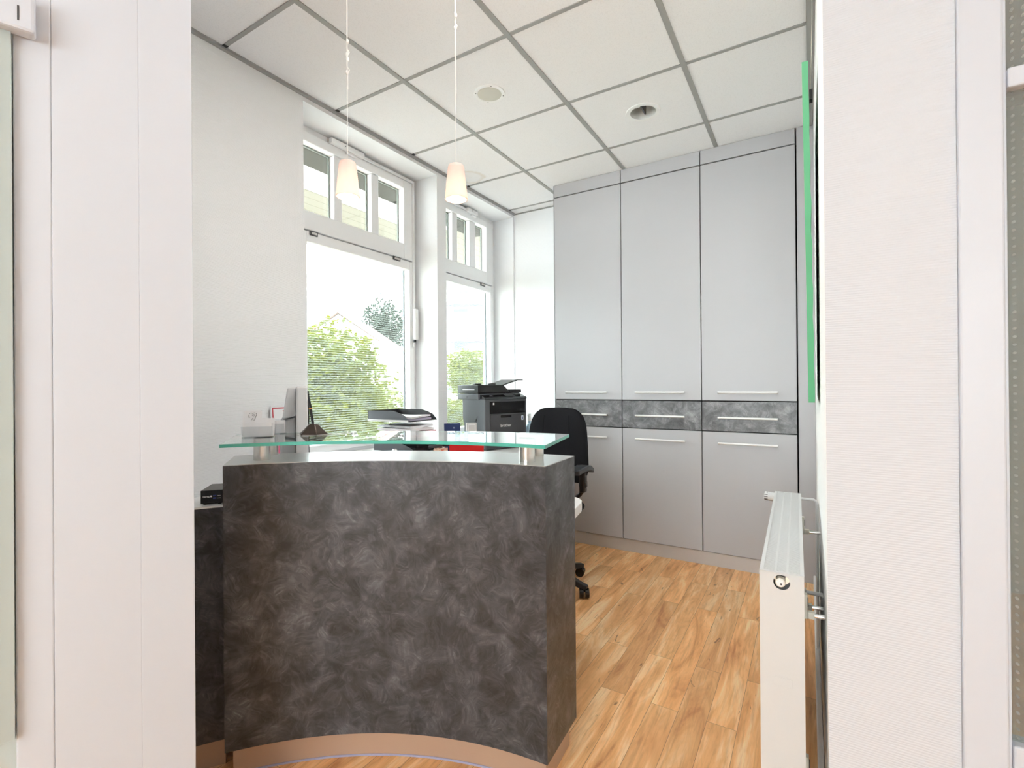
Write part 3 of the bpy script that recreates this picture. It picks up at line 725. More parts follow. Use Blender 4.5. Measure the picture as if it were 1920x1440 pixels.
# ------------------------------------------------------------ letter trays and papers
def tray(z, lab, ang=3, off=(0, 0)):
    t_ = thing('letter_tray', lab, 'letter tray', (-1.945+off[0], 2.08+off[1], z), R(ang), group='stacked letter trays on the desk')
    Wd, Ln, H_ = .25, .31, .062     # local +y: width, local -x: length; open end at x=0
    MB().box(-Ln, 0, 0, 0, Wd, .004).build('tray_base', M_tray2, t_)
    sh = [(-Ln, H_), (-.12, H_), (-.07, H_-.012), (-.03, .034), (0, .004), (0, 0), (-Ln, 0)]
    s1 = MB().extr([(x, -.001, zz) for x, zz in sh], (0, -.004, 0)).build('side_wall', M_tray, t_); s1['label'] = 'grey side wall'
    MB().extr([(x, Wd+.001, zz) for x, zz in sh], (0, .004, 0)).build('side_wall', M_tray2, t_)
    MB().box(-Ln-.004, -.005, 0, -Ln, Wd+.005, H_).build('back_wall', M_tray2, t_)
    MB().box(-Ln, -.012, 0, -.004, -.0052, .012).build('foot_rail', M_alu, t_, .002)
    return t_
tray(DZ, 'bottom dark letter tray of the stack by the window')
tray(.828, 'middle grey-blue letter tray filled with papers and sleeves', 2, (.065, -.02))
tray(1.008, 'top grey letter tray resting on the pile of papers', 3)
random.seed(3)
z = DZ+.0045
def sheet(z, th, m, dx, dy, a, lab, sag=0, sx=.26, sy=.20, n=10, z0=None):
    mb = MB()
    V = [[None]*(n+1) for _ in range(n+1)]
    for s_ in (0, 1):
        for i in range(n+1):
            for j in range(n+1):
                u, v_ = i/n, j/n; zz = sag*math.sin(u*5+dx*90)*math.sin(v_*4+dy*70)*.5+sag*.5
                V[i][j] = mb.bm.verts.new((-u*sx, v_*sy, zz+th*s_)) if s_ == 0 else (V[i][j], mb.bm.verts.new((-u*sx, v_*sy, zz+th)))
    for i in range(n):
        for j in range(n):
            q = [V[i][j], V[i+1][j], V[i+1][j+1], V[i][j+1]]
            mb.bm.faces.new([p[0] for p in q]); mb.bm.faces.new([p[1] for p in q][::-1])
    edge = [(i, 0) for i in range(n)]+[(n, j) for j in range(n)]+[(i, n) for i in range(n, 0, -1)]+[(0, j) for j in range(n, 0, -1)]
    for (a_, b_) in zip(edge, edge[1:]+edge[:1]):
        p, q = V[a_[0]][a_[1]], V[b_[0]][b_[1]]; mb.bm.faces.new((p[0], q[0], q[1], p[1]))
    o = mb.build('paper_stack', m, smooth=True)
    o.location = (-1.945+dx, 2.09+dy, z); o.rotation_euler = (0, 0, R(a)); return tag(o, lab, 'paper')
sheet(DZ+.0048, .07, M_paperw, -.02, .02, 3, 'thick stack of white paper in the bottom letter tray')
zz = .833
for k, (th, m, dx, dy, a, lab, sg) in enumerate((
    (.030, M_tray2, .03, .0, 2, 'thick dark folder at the bottom of the middle tray', 0),
    (.046, M_blackm, .04, .002, 2, 'black folder under the coloured papers', 0),
    (.014, M_pink, .045, -.005, 7, 'pink paper bundle in the middle tray', .0),
    (.016, M_lilac, .005, .004, -1, 'lilac paper bundle in a plastic sleeve', 0),
    (.008, M_pink, .05, .015, 12, 'thin pink leaflet sticking out of the pile', 0),
    (.014, M_paperw, .02, -.004, 5, 'wavy white plastic sleeve below the top tray', .006),
    (.012, M_paperw, -.015, .01, 0, 'white papers carrying the top letter tray', .004))):
    sheet(zz, th, m, dx, dy, a, lab, sg); zz += th+sg*.55+.0008
sheet(1.0125, .012, M_lilac, -.02, .012, 3, 'lilac papers in the top letter tray')
sheet(1.0255, .010, M_paperw, -.012, .018, 8, 'white papers lying in the top letter tray', .006)

# items between trays and printer
o = thing('paper_ream', 'white paper pack on the desk in front of the letter trays', 'paper', (-1.80, 1.86, DZ), R(0)); MB().box(-.12, -.06, 0, .10, .10, .105).build('pack', M_paperw, o, .003); MB().box(-.121, -.061, .03, .101, .101, .07).build('wrapper_band', M_lilac, o)
st_ = thing('stapler', 'chrome and black stapler on the paper pack behind the counter', 'stapler', (-1.895, 1.84, DZ+.1055), R(58))
MB().box(-.06, -.014, 0, .06, .014, .008).build('stapler_base', M_black, st_, .003)
MB().extr([(-.06, -.012, .012), (.055, -.012, .030), (.06, -.012, .040), (-.055, -.012, .024)], (0, .024, 0)).build('stapler_arm', M_black, st_, .004)
MB().box(.042, -.013, .008, .062, .013, .044).build('stapler_head', M_chrome, st_, .004)
MB().box(-.062, -.008, .008, -.048, .008, .022).build('stapler_hinge', M_chrome, st_, .002)
o = thing('red_box', 'bright red cardboard box file in front of the printer', 'box', (-1.73, 2.33, DZ), R(38)); MB().box(-.10, -.03, 0, .10, .03, .165).build('box_body', M_red, o, .002); MB().box(-.1005, -.0305, .13, .1005, .0305, .167).build('box_lid', M_red, o, .002)
o = thing('marker', 'dark marker pen lying tilted on the orange notepad', 'pen', (-1.80, 2.165, DZ+.131)); 
MB().tube([(-.06, -.02, .0), (.02, .01, .012)], .008, 10).build('barrel', M_dgrey, o, smooth=True); MB().tube([(.02, .01, .012), (.055, .022, .017)], .0095, 10).build('cap', M_black, o, smooth=True)
o = thing('notepad', 'orange patterned notepad block beside the red box', 'notepad', (-1.80, 2.17, DZ), R(38))
mnp = mat('orange_pattern', (.7, .2, .1), .6); t, N, L, b = nt(mnp); vo = N.new('ShaderNodeTexVoronoi'); vo.inputs['Scale'].default_value = 60; L.new(coord(N), vo.inputs['Vector'])
L.new(ramp(N, L, vo.outputs['Distance'], [(.3, (.62, .10, .05)), (.5, (.80, .55, .40))]), b.inputs[0])
MB().box(-.035, -.04, 0, .045, .04, .108).build('pad', M_paperw, o, .001); MB().box(-.035, -.04, .1082, .045, .04, .122).build('cover', mnp, o, .001)
o = thing('blue_folder', 'dark blue booklet standing between the letter trays and the printer', 'booklet', (-2.06, 2.62, DZ), R(50)); MB().extr([(-.055, 0, 0), (.055, 0, 0), (.055, .018, .225), (-.055, .018, .225)], (0, .006, 0)).build('cover', M_blue, o); text('print', 'o', .02, M_bluep, o, frame4((.01, .008, .196), (1, 0, 0), (0, .08, 1)))
MB().box(-.055, .004, 0, .055, .040, .008).build('foot', M_blue, o)
o = thing('desk_device', 'small light grey device with a framed panel left of the printer', 'device', (-2.00, 2.765, DZ), R(50)); MB().extr([(-.042, -.01, 0), (-.042, .05, 0), (-.042, .03, .22), (-.042, .012, .22)], (.075, 0, 0)).build('housing', M_grey_dev, o, .003)
fm = MB(); [fm.extr([(x0, -.01+.0997*z0_/1.0, z0_) for x0, z0_ in q], (0, -.002, 0)) for q in ([(-.03, .155), (.022, .155), (.022, .158), (-.03, .158)], [(-.03, .205), (.022, .205), (.022, .208), (-.03, .208)], [(-.03, .158), (-.027, .158), (-.027, .205), (-.03, .205)], [(.019, .158), (.022, .158), (.022, .205), (.019, .205)])]; fm.build('panel_frame', M_white, o)
tag(MB().tube([(-2.03, 2.845, DZ+.004), (-2.05, 2.87, DZ+.19), (-2.06, 2.90, DZ+.235), (-2.085, 2.945, DZ+.25), (-2.12, 2.955, DZ+.2), (-2.10, 2.93, DZ+.004)], .0025).build('cable', M_black), 'black cable looping up beside the printer', 'cable')

# ------------------------------------------------------------ monitor (seen edge-on) and planner
mo = thing('monitor', 'pale grey computer monitor seen from its side, on the desk behind the card holders', 'monitor', (-1.862, 1.338, DZ), math.atan2(.568, -.823))
# local x: along the screen away from the camera; local y: towards its back (left in the picture)
sg = -1
TL = Matrix.Rotation(R(-4*0), 4, 'X')
MB().extr([(-.21, -.014, .10), (-.21, .034, .10), (-.21, .030, .482), (-.21, -.010, .482)], (.42, 0, 0)).build('bezel', M_mon2, mo, .006)
MB().box(-.195, -.016, .13, .195, -.0145, .465).build('screen', M_gloss, mo)
bh = MB().extr([(-.14, .034, .13), (-.14, .088, .15), (-.14, .094, .33), (-.14, .088, .345), (-.14, .032, .36)], (.28, 0, 0)).build('back_cover', M_mon, mo, .008)
MB().extr([(-.16, .031, .365), (-.16, .082, .352), (-.16, .062, .478), (-.16, .030, .480)], (.32, 0, 0)).build('upper_back_cover', M_mon, mo, .006)
MB().box(-.03, .05, .01, .03, .085, .13).build('stand_neck', M_mon, mo, .006)
MB().box(-.12, -.03, 0, .12, .14, .012).build('stand_foot', M_mon, mo, .004)
pl = thing('wall_planner', 'white planner board with a red border leaning on the wall behind the monitor', 'calendar', (LW+.012, 1.455, DZ))
MB().extr([(.035, 0, 0), (.041, 0, 0), (.010, 0, .385), (.004, 0, .385)], (0, .155, 0)).build('board', M_paperw, pl)
def plan_pt(y, z, e=.0008): return (.041-.031*z/.385+e, y, z)
def strip(y0, y1, z0, z1, m, nm, par=pl, e=.0008): return MB().face([plan_pt(y0, z0, e), plan_pt(y1, z0, e), plan_pt(y1, z1, e), plan_pt(y0, z1, e)]).build(nm, m, par)
mb = MB()
for q in ((.006, .149, .372, .378), (.006, .012, .01, .372), (.143, .149, .01, .372)): mb.face([plan_pt(q[0], q[2]), plan_pt(q[1], q[2]), plan_pt(q[1], q[3]), plan_pt(q[0], q[3])])
mb.build('red_border', M_redline, pl)
tv = Vector((-.031, 0, .385)).normalized()
text('number', '2', .035, M_redline, pl, frame4(plan_pt(.070, .350, .001), (0, 1, 0), tv))
text('number', '1', .032, M_gold, pl, frame4(plan_pt(.078, .305, .001), (0, 1, 0), tv))
text('number', '1', .032, M_gold, pl, frame4(plan_pt(.074, .262, .001), (0, 1, 0), tv))
MB().face([plan_pt(.015, .125), plan_pt(.088, .125), plan_pt(.102, .165), plan_pt(.088, .200), plan_pt(.015, .200)]).build('magenta_field', M_magenta, pl)
MB().face([plan_pt(.055+.020*math.cos(R(60*k)), .168+.020*math.sin(R(60*k)), .0012) for k in range(6)]).build('hexagon', M_crimson, pl)
text('script', 'Tie', .04, M_ink, pl, frame4(plan_pt(.122, .150, .001), (0, 1, 0), tv))

# ------------------------------------------------------------ card holders on the glass shelf
random.seed(11)
def holder(loc, rz, lab, ncards, off=.0):
    h = thing('card_holder', lab, 'card holder', loc, rz, group='acrylic card holders on the glass shelf')
    Wd = .094
    prof = [(0, .004, .0), (0, -.002, .004), (0, .010, .004), (0, .012, .0)]
    MB().box(0, 0, 0, Wd, .045, .002).build('holder_base', M_acryl, h)
    MB().extr([(0, 0, .002), (0, .002, .002), (0, -.004, .036), (0, -.006, .036)], (Wd, 0, 0)).build('front_lip', M_acryl, h)
    MB().extr([(0, .040, .002), (0, .042, .002), (0, .052, .05), (0, .050, .05)], (Wd, 0, 0)).build('back_plate', M_acryl, h)
    return h
HZ = GZ1+.0003
ra = math.atan2(.70, .714)
h1 = holder((-1.585, .908, HZ), ra, 'front acrylic holder with the tooth card, at the left end of the glass shelf', 8)
h2 = holder((-1.655, .998, HZ), ra, 'rear acrylic holder with white cards, behind the tooth card holder', 6)
def card(h, x, y, z, tilt, w_=.085, hh=.044, lab='white card', m=M_paperw, grp='cards in the acrylic holders'):
    o = MB().box(0, 0, 0, w_, .0016, hh).build('card', m, bevel=0)
    M_ = Matrix.Translation(h.location) @ Matrix.Rotation(h.rotation_euler.z, 4, 'Z') @ Matrix.Translation((x, y, z)) @ Matrix.Rotation(R(tilt), 4, 'X')
    o.matrix_world = M_; return tag(o, lab, 'card', grp)
for k in range(7): card(h1, .004+random.uniform(-.001, .001), .004+.0031*k, .0025, -8+.3*k, lab='white card in the stack of the front acrylic holder')
for k in range(6): card(h2, .005, .004+.0034*k, .0025, -8+.3*k, lab='white card in the stack of the rear acrylic holder')
card(h1, .032, .029, .0025, -12, .060, .060, 'taller white card behind the stack of the front holder', grp=None)
tc = card(h1, -.008, .034, .0025, -12, .058, .086, 'white card with a drawn tooth outline, standing in the front holder', grp=None)
tcr = []
tooth = [(-.4, .75), (-.2, .9), (0, .78), (.2, .9), (.42, .8), (.48, .5), (.38, .15), (.3, -.35), (.2, -.55), (.1, -.5), (.02, -.1), (-.05, -.3), (-.12, -.5)]
tl_ = [(.029+x*.026, -.0006, .062+y*.018) for x, y in tooth]
MB().tube(tl_, .0005, 6).build('tooth_drawing', M_ink, tc)
MB().tube([(.032+math.cos(a)*.004, -.0006, .070+math.sin(a)*.0028) for a in [k*.5236 for k in range(13)]], .0004, 6).build('tooth_drawing', M_ink, tc)
MB().tube([(.018, -.0006, .072), (.0165, -.0006, .066), (.0185, -.0006, .062), (.022, -.0006, .065)], .0005, 6).build('tooth_drawing', M_ink, tc)

# chained desk pen
pn = thing('desk_pen', 'black chained desk pen standing in its dark bronze base on the glass shelf', 'pen', (-1.468, 1.093, HZ), R(28))
mb = MB(); n = 4; lay = [(.050, .036, 0), (.051, .037, .003), (.034, .024, .018), (.020, .015, .033), (.012, .010, .037)]
rg = []
for a, b_, z in lay:
    rg.append([mb.bm.verts.new((x, y, z)) for x, y in ((-a, 0), (-a*.55, -b_), (a*.55, -b_), (a, 0), (a*.55, b_), (-a*.55, b_))])
for A_, B_ in zip(rg, rg[1:]):
    for i in range(6): mb.bm.faces.new((A_[i], A_[(i+1) % 6], B_[(i+1) % 6], B_[i]))
mb.bm.faces.new(rg[0][::-1]); mb.bm.faces.new(rg[-1]); mb.build('pen_base', M_bronze, pn, .0015)
MB().cyl((-.002, 0, .035), (-.010, 0, .088), .0045, .0048, n=14).build('pen_barrel', M_black, pn, smooth=True)
MB().cyl((-.010, 0, .088), (-.0105, 0, .0915), .0056, n=14).build('pen_ring', M_gold, pn)
MB().cyl((-.0105, 0, .0915), (-.0165, 0, .134), .0050, .0026, n=14).build('pen_cap', M_black, pn, smooth=True)
MB().ball((-.0168, 0, .1375), .0028, 10).build('pen_tip', M_black, pn, smooth=True)
mb = MB(); path = []
for k in range(10): path.append((-.0195-.0006*math.sin(k/9*3.1)*3, -.002, .130-.0035*k))
for k in range(40): a = math.pi*(1+k/39); path.append((.052*math.cos(a), .042*math.sin(a)*.95, .0013))
for k in range(26): path.append((.052+.0026*k, .004+.0016*k, .0013))
for p in path: mb.ball(p, .0013, 6)
mb.build('bead_chain', M_chrome, pn, smooth=True)
MB().lathe([(.0, 0), (.010, 0), (.010, .004), (.006, .006), (0, .006)], c=(.124, .048, 0)).build('chain_anchor', M_chrome, pn, smooth=True)

# ------------------------------------------------------------ pendant lamps
def pendant(loc, lab, knots):
    p = thing('pendant_lamp', lab, 'pendant lamp', loc, group='conical pendant lamps over the reception counter')
    H_ = .119; rb, rt_ = .0385, .0265
    prof = [(rb, 0)]
    for k in range(1, 33):
        f = k/33; prof.append((rb+(rt_-rb)*f+(.0012 if k % 2 else 0), H_*f*.96))
    prof += [(rt_-.001, H_*.975), (rt_-.006, H_), (.003, H_+.001)]
    prof_in = [(.003, H_-.004), (rt_-.007, H_-.004), (rt_-.004, H_*.94), (rb-.003, 0.0)]
    MB().lathe(prof+prof_in+[(rb, 0)], n=40).build('lamp_shade', M_porc, p, smooth=True)
    MB().lathe([(0, .012), (.016, .014), (.024, .03), (.018, .052), (.010, .07), (.009, .1), (0, .1)], n=20).build('bulb', M_bulb, p, smooth=True)
    top = CEIL-loc[2]
    MB().cyl((0, 0, H_), (0, 0, top-.02), .0012, n=8).build('cord', M_cord, p)
    MB().tube([(.0035, .001, .36+0*.1), (.002, 0, .5), (.0035, -.001, .7), (.003, 0, top-.02)], .0008, 6).build('wire', M_cord, p)
    mb = MB()
    for zc in knots:
        mb.tube([(0, 0, zc-.03), (.006, .004, zc-.015), (-.004, .003, zc), (.005, -.004, zc+.015), (0, 0, zc+.03)], .0022, 8)
        mb.ball((.003, 0, zc+.02), (.005, .005, .009), 8); mb.ball((-.001, 0, zc-.022), (.004, .004, .008), 8)
    mb.build('cable_connector', M_cord, p, smooth=True)
    MB().lathe([(0, 0), (.035, 0), (.035, -.012), (.01, -.02), (0, -.02)], c=(0, 0, top)).build('ceiling_rose', M_white, p, smooth=True)
    pl_ = bpy.data.lights.new('bulb_light', 'POINT'); pl_.energy = .35; pl_.color = (1, .84, .66); pl_.shadow_soft_size = .02
    lo = bpy.data.objects.new('bulb_light', pl_); C.objects.link(lo); lo.parent = p; lo.location = (0, 0, .008)
    return p
pendant((-1.315, 1.118, 1.850), 'lit white conical pendant in front of the first window, left of the two', (.440, .500))
pendant((-1.028, 1.336, 1.853), 'lit white conical pendant by the wall pier between the windows, right of the two', (.61,))

# downlight and speaker
dl = thing('downlight', 'round recessed metal downlight in a ceiling tile near the cabinets', 'downlight', (HX, HY, CEIL))
MB().lathe([(.072, .002), (.072, -.003), (.096, -.004), (.098, 0)], n=48).build('trim_ring', M_white, dl, smooth=True)
MB().lathe([(.0722, -.002), (.070, .03), (.058, .075), (.03, .09), (0, .09)], n=48).build('reflector', mat('matt_reflector', (.85, .85, .83), .45, metal=.6), dl, smooth=True)
MB().cyl((-.045, .0, .045), (.045, 0, .045), .010).build('lamp_tube', M_white, dl, smooth=True)
MB().box(-.004, -.05, .01, .004, .05, .095).build('divider', M_dgrey, dl)
sp = thing('ceiling_speaker', 'round flat white loudspeaker in a ceiling tile', 'speaker', (-1.456, 2.190, CEIL))
MB().lathe([(.064, -.004), (.068, -.006), (.082, -.004), (.084, 0)], n=48).build('ring', M_white, sp, smooth=True)
MB().lathe([(0, -.009), (.03, -.0088), (.064, -.004)], n=48).build('grille', mat('speaker_grille', (.62, .61, .55), .8), sp, smooth=True)
mb = MB()
for k in range(4): a = R(40+90*k); mb.cyl((.074*math.cos(a), .074*math.sin(a), -.0062), (.074*math.cos(a), .074*math.sin(a), -.0050), .003, n=10)
mb.build('screw', M_dgrey, sp)

# ------------------------------------------------------------ green canvas on the right wall
cv = thing('canvas_picture', 'green-edged canvas picture hanging on the right wall above the radiator', 'picture', (RW, 2.0, 1.15))
def cvx(z): f = (z-1.148)/(2.342-1.148); return -.002-.012*f
mb = MB(); n = 24; V = []
for k in range(n+1):
    z = 1.148+(2.342-1.148)*k/n; wv_ = .0022*math.sin(k*1.9)+.0012*math.sin(k*4.1)
    V.append([(cvx(z), 2.0, z), (cvx(z)+.020+wv_*.6-.001, 2.0, z), (cvx(z)+.020+wv_*.6, 2.75, z), (cvx(z), 2.75, z)])
rings = [[mb.bm.verts.new(p) for p in r_] for r_ in V]
for A_, B_ in zip(rings, rings[1:]):
    for i in range(4): mb.bm.faces.new((A_[i], A_[(i+1) % 4], B_[(i+1) % 4], B_[i]))
mb.bm.faces.new(rings[0][::-1]); mb.bm.faces.new(rings[-1]); mb.build('canvas', M_green, cv, world=True)
MB().extr([(cvx(1.15)-.0006, 2.003, 1.15), (cvx(1.15)-.0006, 2.747, 1.15), (cvx(2.34)-.0006, 2.747, 2.34), (cvx(2.34)-.0006, 2.003, 2.34)], (.0004, 0, 0)).build('painting', M_face, cv, world=True)
mb = MB()
for yy in (2.03, 2.04): mb.tube([(.012, yy, 2.24), (.018, yy, 2.5), (.022, yy, CEIL-.006)], .0009, 6)
mb.build('hanging_wire', mat('wire_beige', (.55, .5, .42), .5), cv, world=True)
MB().box(.008, 2.02, 2.215, .018, 2.05, 2.25).build('wire_hook', M_black, cv, world=True)

# ------------------------------------------------------------ radiator
rd = thing('radiator', 'white panel radiator with top grille on the right wall', 'radiator', (-.115, 1.43, 0), math.atan2(.02, 1.07))
RLn, RWd, RB, RT_ = 1.07, .101, .13, .73
sh = MB(); sh.box(0, .002, RB, .012, RLn-.002, RT_-.012); sh.build('front_panel', M_rad, rd, .004)
MB().box(RWd-.012, .002, RB, RWd, RLn-.002, RT_-.012).build('rear_panel', M_rad, rd, .004)
mb = MB()
for k in range(26): y = .05+k*.0385; mb.box(.014, y, RB+.03, RWd-.014, y+.002, RT_-.03)
mb.build('convector_fins', M_rad, rd)
# side covers, near one with a round hole
hx, hz, hr = .051, .706, .0135
def side(y0, y1, hole):
    mb = MB()
    if not hole: mb.box(0, y0, RB, RWd, y1, RT_-.002)
    else:
        n = 40; hr2 = .0190; rg_ = []
        for y in (y0, y1):
            rg_.append(([mb.bm.verts.new((hx+hr2*math.cos(2*math.pi*k/n), y, hz+hr2*math.sin(2*math.pi*k/n))) for k in range(n)], []))
            for k in range(n):
                a = 2*math.pi*k/n+1e-6; dx, dz = math.cos(a), math.sin(a)
                tx = (RWd-hx)/dx if dx > 0 else -hx/dx; tz = (RT_-.002-hz)/dz if dz > 0 else (RB-hz)/dz
                q = min(tx, tz); rg_[-1][1].append(mb.bm.verts.new((hx+dx*q, y, hz+dz*q)))
            cs_ = [mb.bm.verts.new((cx_, y, cz_)) for cx_, cz_ in ((0, RB), (RWd, RB), (RWd, RT_-.002), (0, RT_-.002))]
            for cvx_ in cs_:
                ks = [k for k in range(n) if (abs(rg_[-1][1][k].co.x-rg_[-1][1][(k+1) % n].co.x) > 1e-6 and abs(rg_[-1][1][k].co.z-rg_[-1][1][(k+1) % n].co.z) > 1e-6)]
                k = min(ks, key=lambda k: (rg_[-1][1][k].co-cvx_.co).length+(rg_[-1][1][(k+1) % n].co-cvx_.co).length)
                mb.bm.faces.new((rg_[-1][1][k], cvx_, rg_[-1][1][(k+1) % n]))
        for (inn, out) in rg_:
            for k in range(n): mb.bm.faces.new((inn[k], out[k], out[(k+1) % n], inn[(k+1) % n]))
        A_, B_ = rg_[0][0], rg_[1][0]
        for k in range(n): mb.bm.faces.new((A_[k], A_[(k+1) % n], B_[(k+1) % n], B_[k]))
    return mb
side(-.0015, .0, True).build('side_cover', M_rad, rd)
side(RLn, RLn+.0015, False).build('side_cover', M_rad, rd)
# top grille
mb = MB(); y0, y1 = .0, RLn
mb.box(0, y0, RT_-.011, .009, y1, RT_); mb.box(RWd-.009, y0, RT_-.011, RWd, y1, RT_); mb.box(.009, y0, RT_-.005, RWd-.009, .010, RT_); mb.box(.009, y1-.010, RT_-.011, RWd-.009, y1, RT_)
for xx in (.034, .061): mb.box(xx, .010, RT_-.006, xx+.005, y1-.010, RT_-.001)
n = 150
for k in range(n): y = .013+k*(RLn-.026)/n; mb.box(.009, y, RT_-.006, RWd-.009, y+.0042, RT_-.0012)
mb.build('top_grille', M_rad, rd)
vp = MB().cyl((hx-.003, -.006, hz), (hx-.003, .015, hz), .0115, n=24).build('vent_plug', M_cream, rd, .001, smooth=True)
MB().cyl((hx-.003, -.0085, hz), (hx-.003, -.006, hz), .009, n=6).build('plug_nut', M_white, vp)
MB().cyl((hx-.001, -.0095, hz-.002), (hx-.001, -.0086, hz-.002), .0025, n=10).build('vent_pin', M_dgrey, vp)
MB().box(.02, .018, RB+.05, RWd-.02, .022, RT_-.015).build('inner_shadow_plate', M_chrome, rd)
MB().box(.031, -.003, .441, .073, -.0015, .463).build('badge', M_rad, rd, .002, seg=3)
# thermostat head and valve at the far end
th = MB().cyl((.0, RLn+.025, RT_-.032), (-.045, RLn+.025, RT_-.028), .019, .019, n=24).build('thermostat', M_rad, rd, .003, smooth=True)
mb = MB()
for k in range(12): a = 2*math.pi*k/12; mb.box(-.044, -.0015, .0185, -.030, .0015, .0198); bmesh.ops.rotate(mb.bm, cent=(0, 0, 0), matrix=Matrix.Rotation(2*math.pi/12, 3, 'X'), verts=mb.bm.verts)
mb.xf(Matrix.Translation((0, RLn+.025, RT_-.030))).build('thermostat_rib', M_dgrey, th)
MB().cyl((.0, RLn+.025, RT_-.032), (.022, RLn+.025, RT_-.032), .013, n=16).build('valve_body', M_black, rd)
# wall pipe and brackets
MB().tube([(.05, RLn+.025, RT_-.028), (.148, RLn+.025, RT_-.028), (.158, RLn+.025, RT_-.034), (.161, RLn+.025, RT_-.046), (.161, RLn+.025, .0)], .0062, 12).build('pipe', M_rad, rd, smooth=True)
MB().tube([(.075, .36, .56), (.135, .36, .56), (.1535, .36, .56)], .006, 12).build('pipe', M_rad, rd, smooth=True)
for (yy, zz_, big) in ((.10, .605, 1), (.72, .665, 1), (.36, .525, 0), (.10, .17, 1)):
    b_ = MB().box(RWd, yy-.005, zz_-.02, RWd+.008, yy+.012, zz_+.045).build('bracket', M_cream, rd, .001, world=False)
    MB().box(RWd+.0082, yy-.002, zz_+.012, RWd+.010, yy+.006, zz_+.035).build('bracket_clip', M_black, b_)
    MB().box(RWd+.008, yy-.007, zz_-.018, RWd+.024, yy+.009, zz_+.0).build('bracket_block', M_cream, b_, .002)
    MB().cyl((RWd+.024, yy, zz_-.009), (.148+.0187*yy, yy, zz_-.009), .006, n=14).build('bracket_bolt', M_chrome, b_, smooth=True)

# ------------------------------------------------------------ outside
struct(box('floor_outside', M_lawn, (-60, -20, -.9, -2.9, 60, -.8)))
struct(box('wall_outside', M_render, (-2.72, 3.95, -.8, -2.625, 9, 3.2)))
ev = thing('roof_overhang', 'cream boarded roof overhang with gutter outside the windows', 'roof overhang', (-3.5, 3, 3.0))
MB().box(-4.55, -4.0, 3.02, -2.63, 6.3, 3.06).build('soffit_boards', M_board, ev, world=True)
MB().box(-4.68, -4.0, 2.97, -4.55, 6.3, 3.20).build('fascia_board', M_board, ev, world=True)
MB().box(-4.83, -4.0, 2.94, -4.68, 6.35, 3.06).build('gutter', M_gutter, ev, world=True)
MB().box(-3.05, -4.0, 2.93, -2.95, 6.3, 3.02).build('soffit_beam', mat('beam_yellow', (.30, .28, .17), .7), ev, world=True)
lo = thing('outdoor_lamp', 'round white lamp under the roof overhang', 'lamp', (-3.75, 3.05, 3.02))
MB().lathe([(0, -.06), (.08, -.05), (.11, -.02), (.115, 0), (0, 0)], n=32).build('lamp_body', M_white, lo, smooth=True)

def bush(c, rad, n, lab, m, nm='bush', leaf=.05, trunk=True, seed=1):
    rnd = random.Random(seed); c = Vector(c); t_ = thing(nm, lab, nm, (c.x, c.y, -.8)); mb = MB()
    for k in range(n):
        d = Vector((rnd.gauss(0, 1), rnd.gauss(0, 1), rnd.gauss(0, 1))).normalized()*(rnd.random()**.45)
        lump = 1+.22*math.sin(d.x*7+seed)*math.sin(d.y*6)*math.sin(d.z*8)
        p = c+Vector((d.x*rad[0], d.y*rad[1], d.z*rad[2]))*lump
        a = Vector((rnd.gauss(0, 1), rnd.gauss(0, 1), rnd.gauss(0, .6))).normalized(); b_ = a.orthogonal().normalized(); s_ = leaf*rnd.uniform(.6, 1.4)
        mb.face([p-a*s_, p+b_*s_*.45, p+a*s_, p-b_*s_*.45])
    mb.build('foliage', m, t_, world=True, recalc=False)
    tk = MB(); tk.tube([(c.x, c.y, -.8), (c.x+.05, c.y, c.z-rad[2]*.4), (c.x-.04, c.y+.03, c.z+rad[2]*.2)], [.09, .06, .03], 8)
    for q in range(4): tk.tube([(c.x, c.y, c.z-rad[2]*.3), (c.x+rad[0]*.4*math.cos(q*1.6), c.y+rad[1]*.4*math.sin(q*1.6), c.z+rad[2]*.25)], [.03, .012], 6)
    tk.build('trunk', M_bark, t_, world=True)
    return t_
def at(px, py, dist):      # a world point seen in direction (px, py) of the photograph, at a forward depth in metres
    d = F+R2*((px-960)/FPX)-U2*((py-720)/FPX); return Vector((0, 0, CAMH))+d*dist
bush(at(600, 735, 7.5), (1.0, 1.1, 1.05), 9000, 'big yellow-green bush close outside the first window', M_leaf, seed=1, leaf=.055)
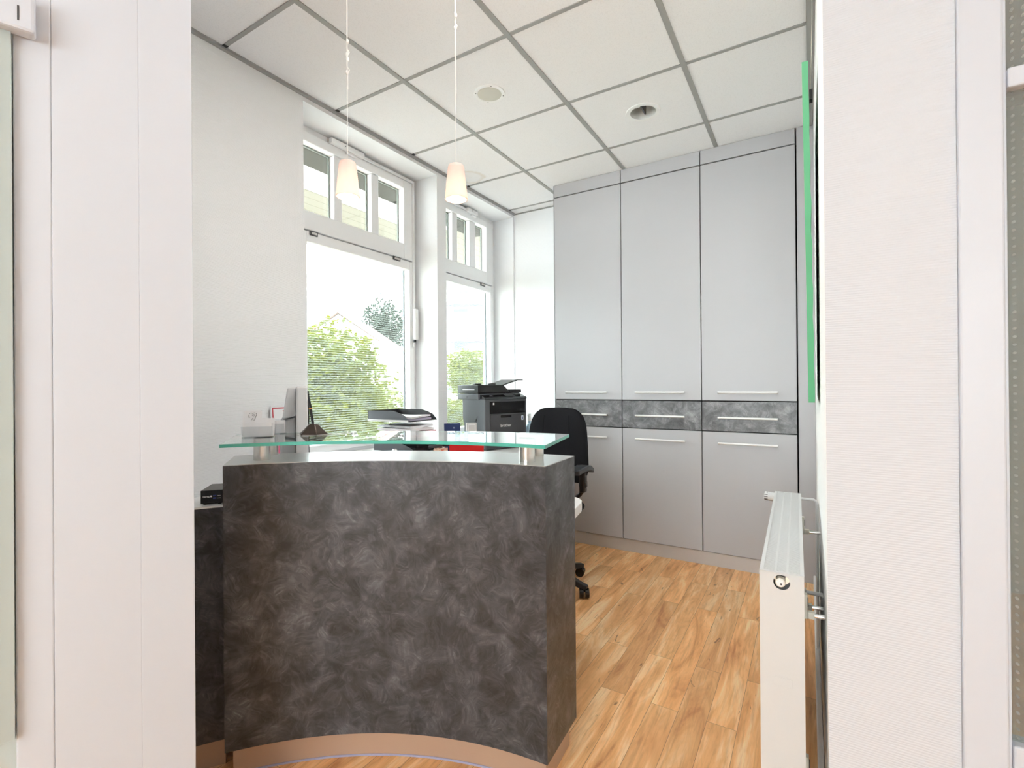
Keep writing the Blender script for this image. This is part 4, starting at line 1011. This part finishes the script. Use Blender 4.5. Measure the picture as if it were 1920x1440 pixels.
bush(at(700, 780, 11.0), (1.1, .9, .7), 5000, 'lower yellow-green bush right of the big bush outside the first window', M_leaf, seed=2, leaf=.05)
bush(at(560, 830, 4.6), (.45, .45, .40), 5000, 'green bush outside, at the left edge of the first window', M_leaf, seed=4, leaf=.05)
bush(at(722, 620, 36), (1.8, 1.8, 2.3), 5000, 'dark conifer far behind the white house', M_leaf2, 'tree', .12, seed=5)
bush(at(640, 645, 30), (1.6, 1.6, .9), 3500, 'dark tree far left of the white house', M_leaf2, 'tree', .12, seed=6)
bush(at(880, 700, 15), (1.0, .7, .75), 4000, 'pale green shrub outside the second window', M_leaf, seed=7, leaf=.06)
bush(at(860, 790, 9), (.8, .8, .45), 4000, 'low green shrub outside, left of the printer', M_leaf, seed=8, leaf=.05)
# white house
p = at(668, 650, 24); hs = thing('house', 'white gabled house with reddish roof behind the bushes', 'house', (p.x, p.y, -.8), R(35))
MB().extr([(-2.2, -3, 0), (2.2, -3, 0), (2.2, -3, 3.6), (0, -3, 5.1), (-2.2, -3, 3.6)], (0, 6, 0)).build('wall', M_render, hs)
for s_ in (-1, 1): MB().extr([(s_*2.5, -3.2, 3.42), (0, -3.2, 5.16), (0, -3.2, 5.30), (s_*2.5, -3.2, 3.56)], (0, 6.4, 0)).build('roof', M_roof, hs)
for x, z in ((-.9, 1.2), (.5, 1.2), (-.2, 3.3)): MB().box(x-.3, -3.03, z, x+.3, -3.001, z+.8).build('window', M_wglass, hs)
# apartment block outside the second window
p = at(985, 640, 34); ab = thing('apartment_block', 'pale apartment block with balconies outside the second window', 'building', (p.x, p.y, -.8), R(28))
MB().box(-6, 0, 0, 6, 8, 11).build('wall', M_render, ab)
for k in range(4):
    z = 1.6+2.5*k
    MB().box(-6.2, -1.1, z, 6.2, 0, z+.30).build('balcony', M_wglass, ab)
    MB().box(-6.2, -1.12, z+.75, 6.2, -1.08, z+.90).build('railing', mat('rail_grey', (.06, .065, .08), .6), ab)
    for x in (-4.5, -1.5, 1.5, 4.5): MB().box(x-.5, -.03, z+.3, x+.5, -.001, z+2.0).build('window', M_wglass, ab)
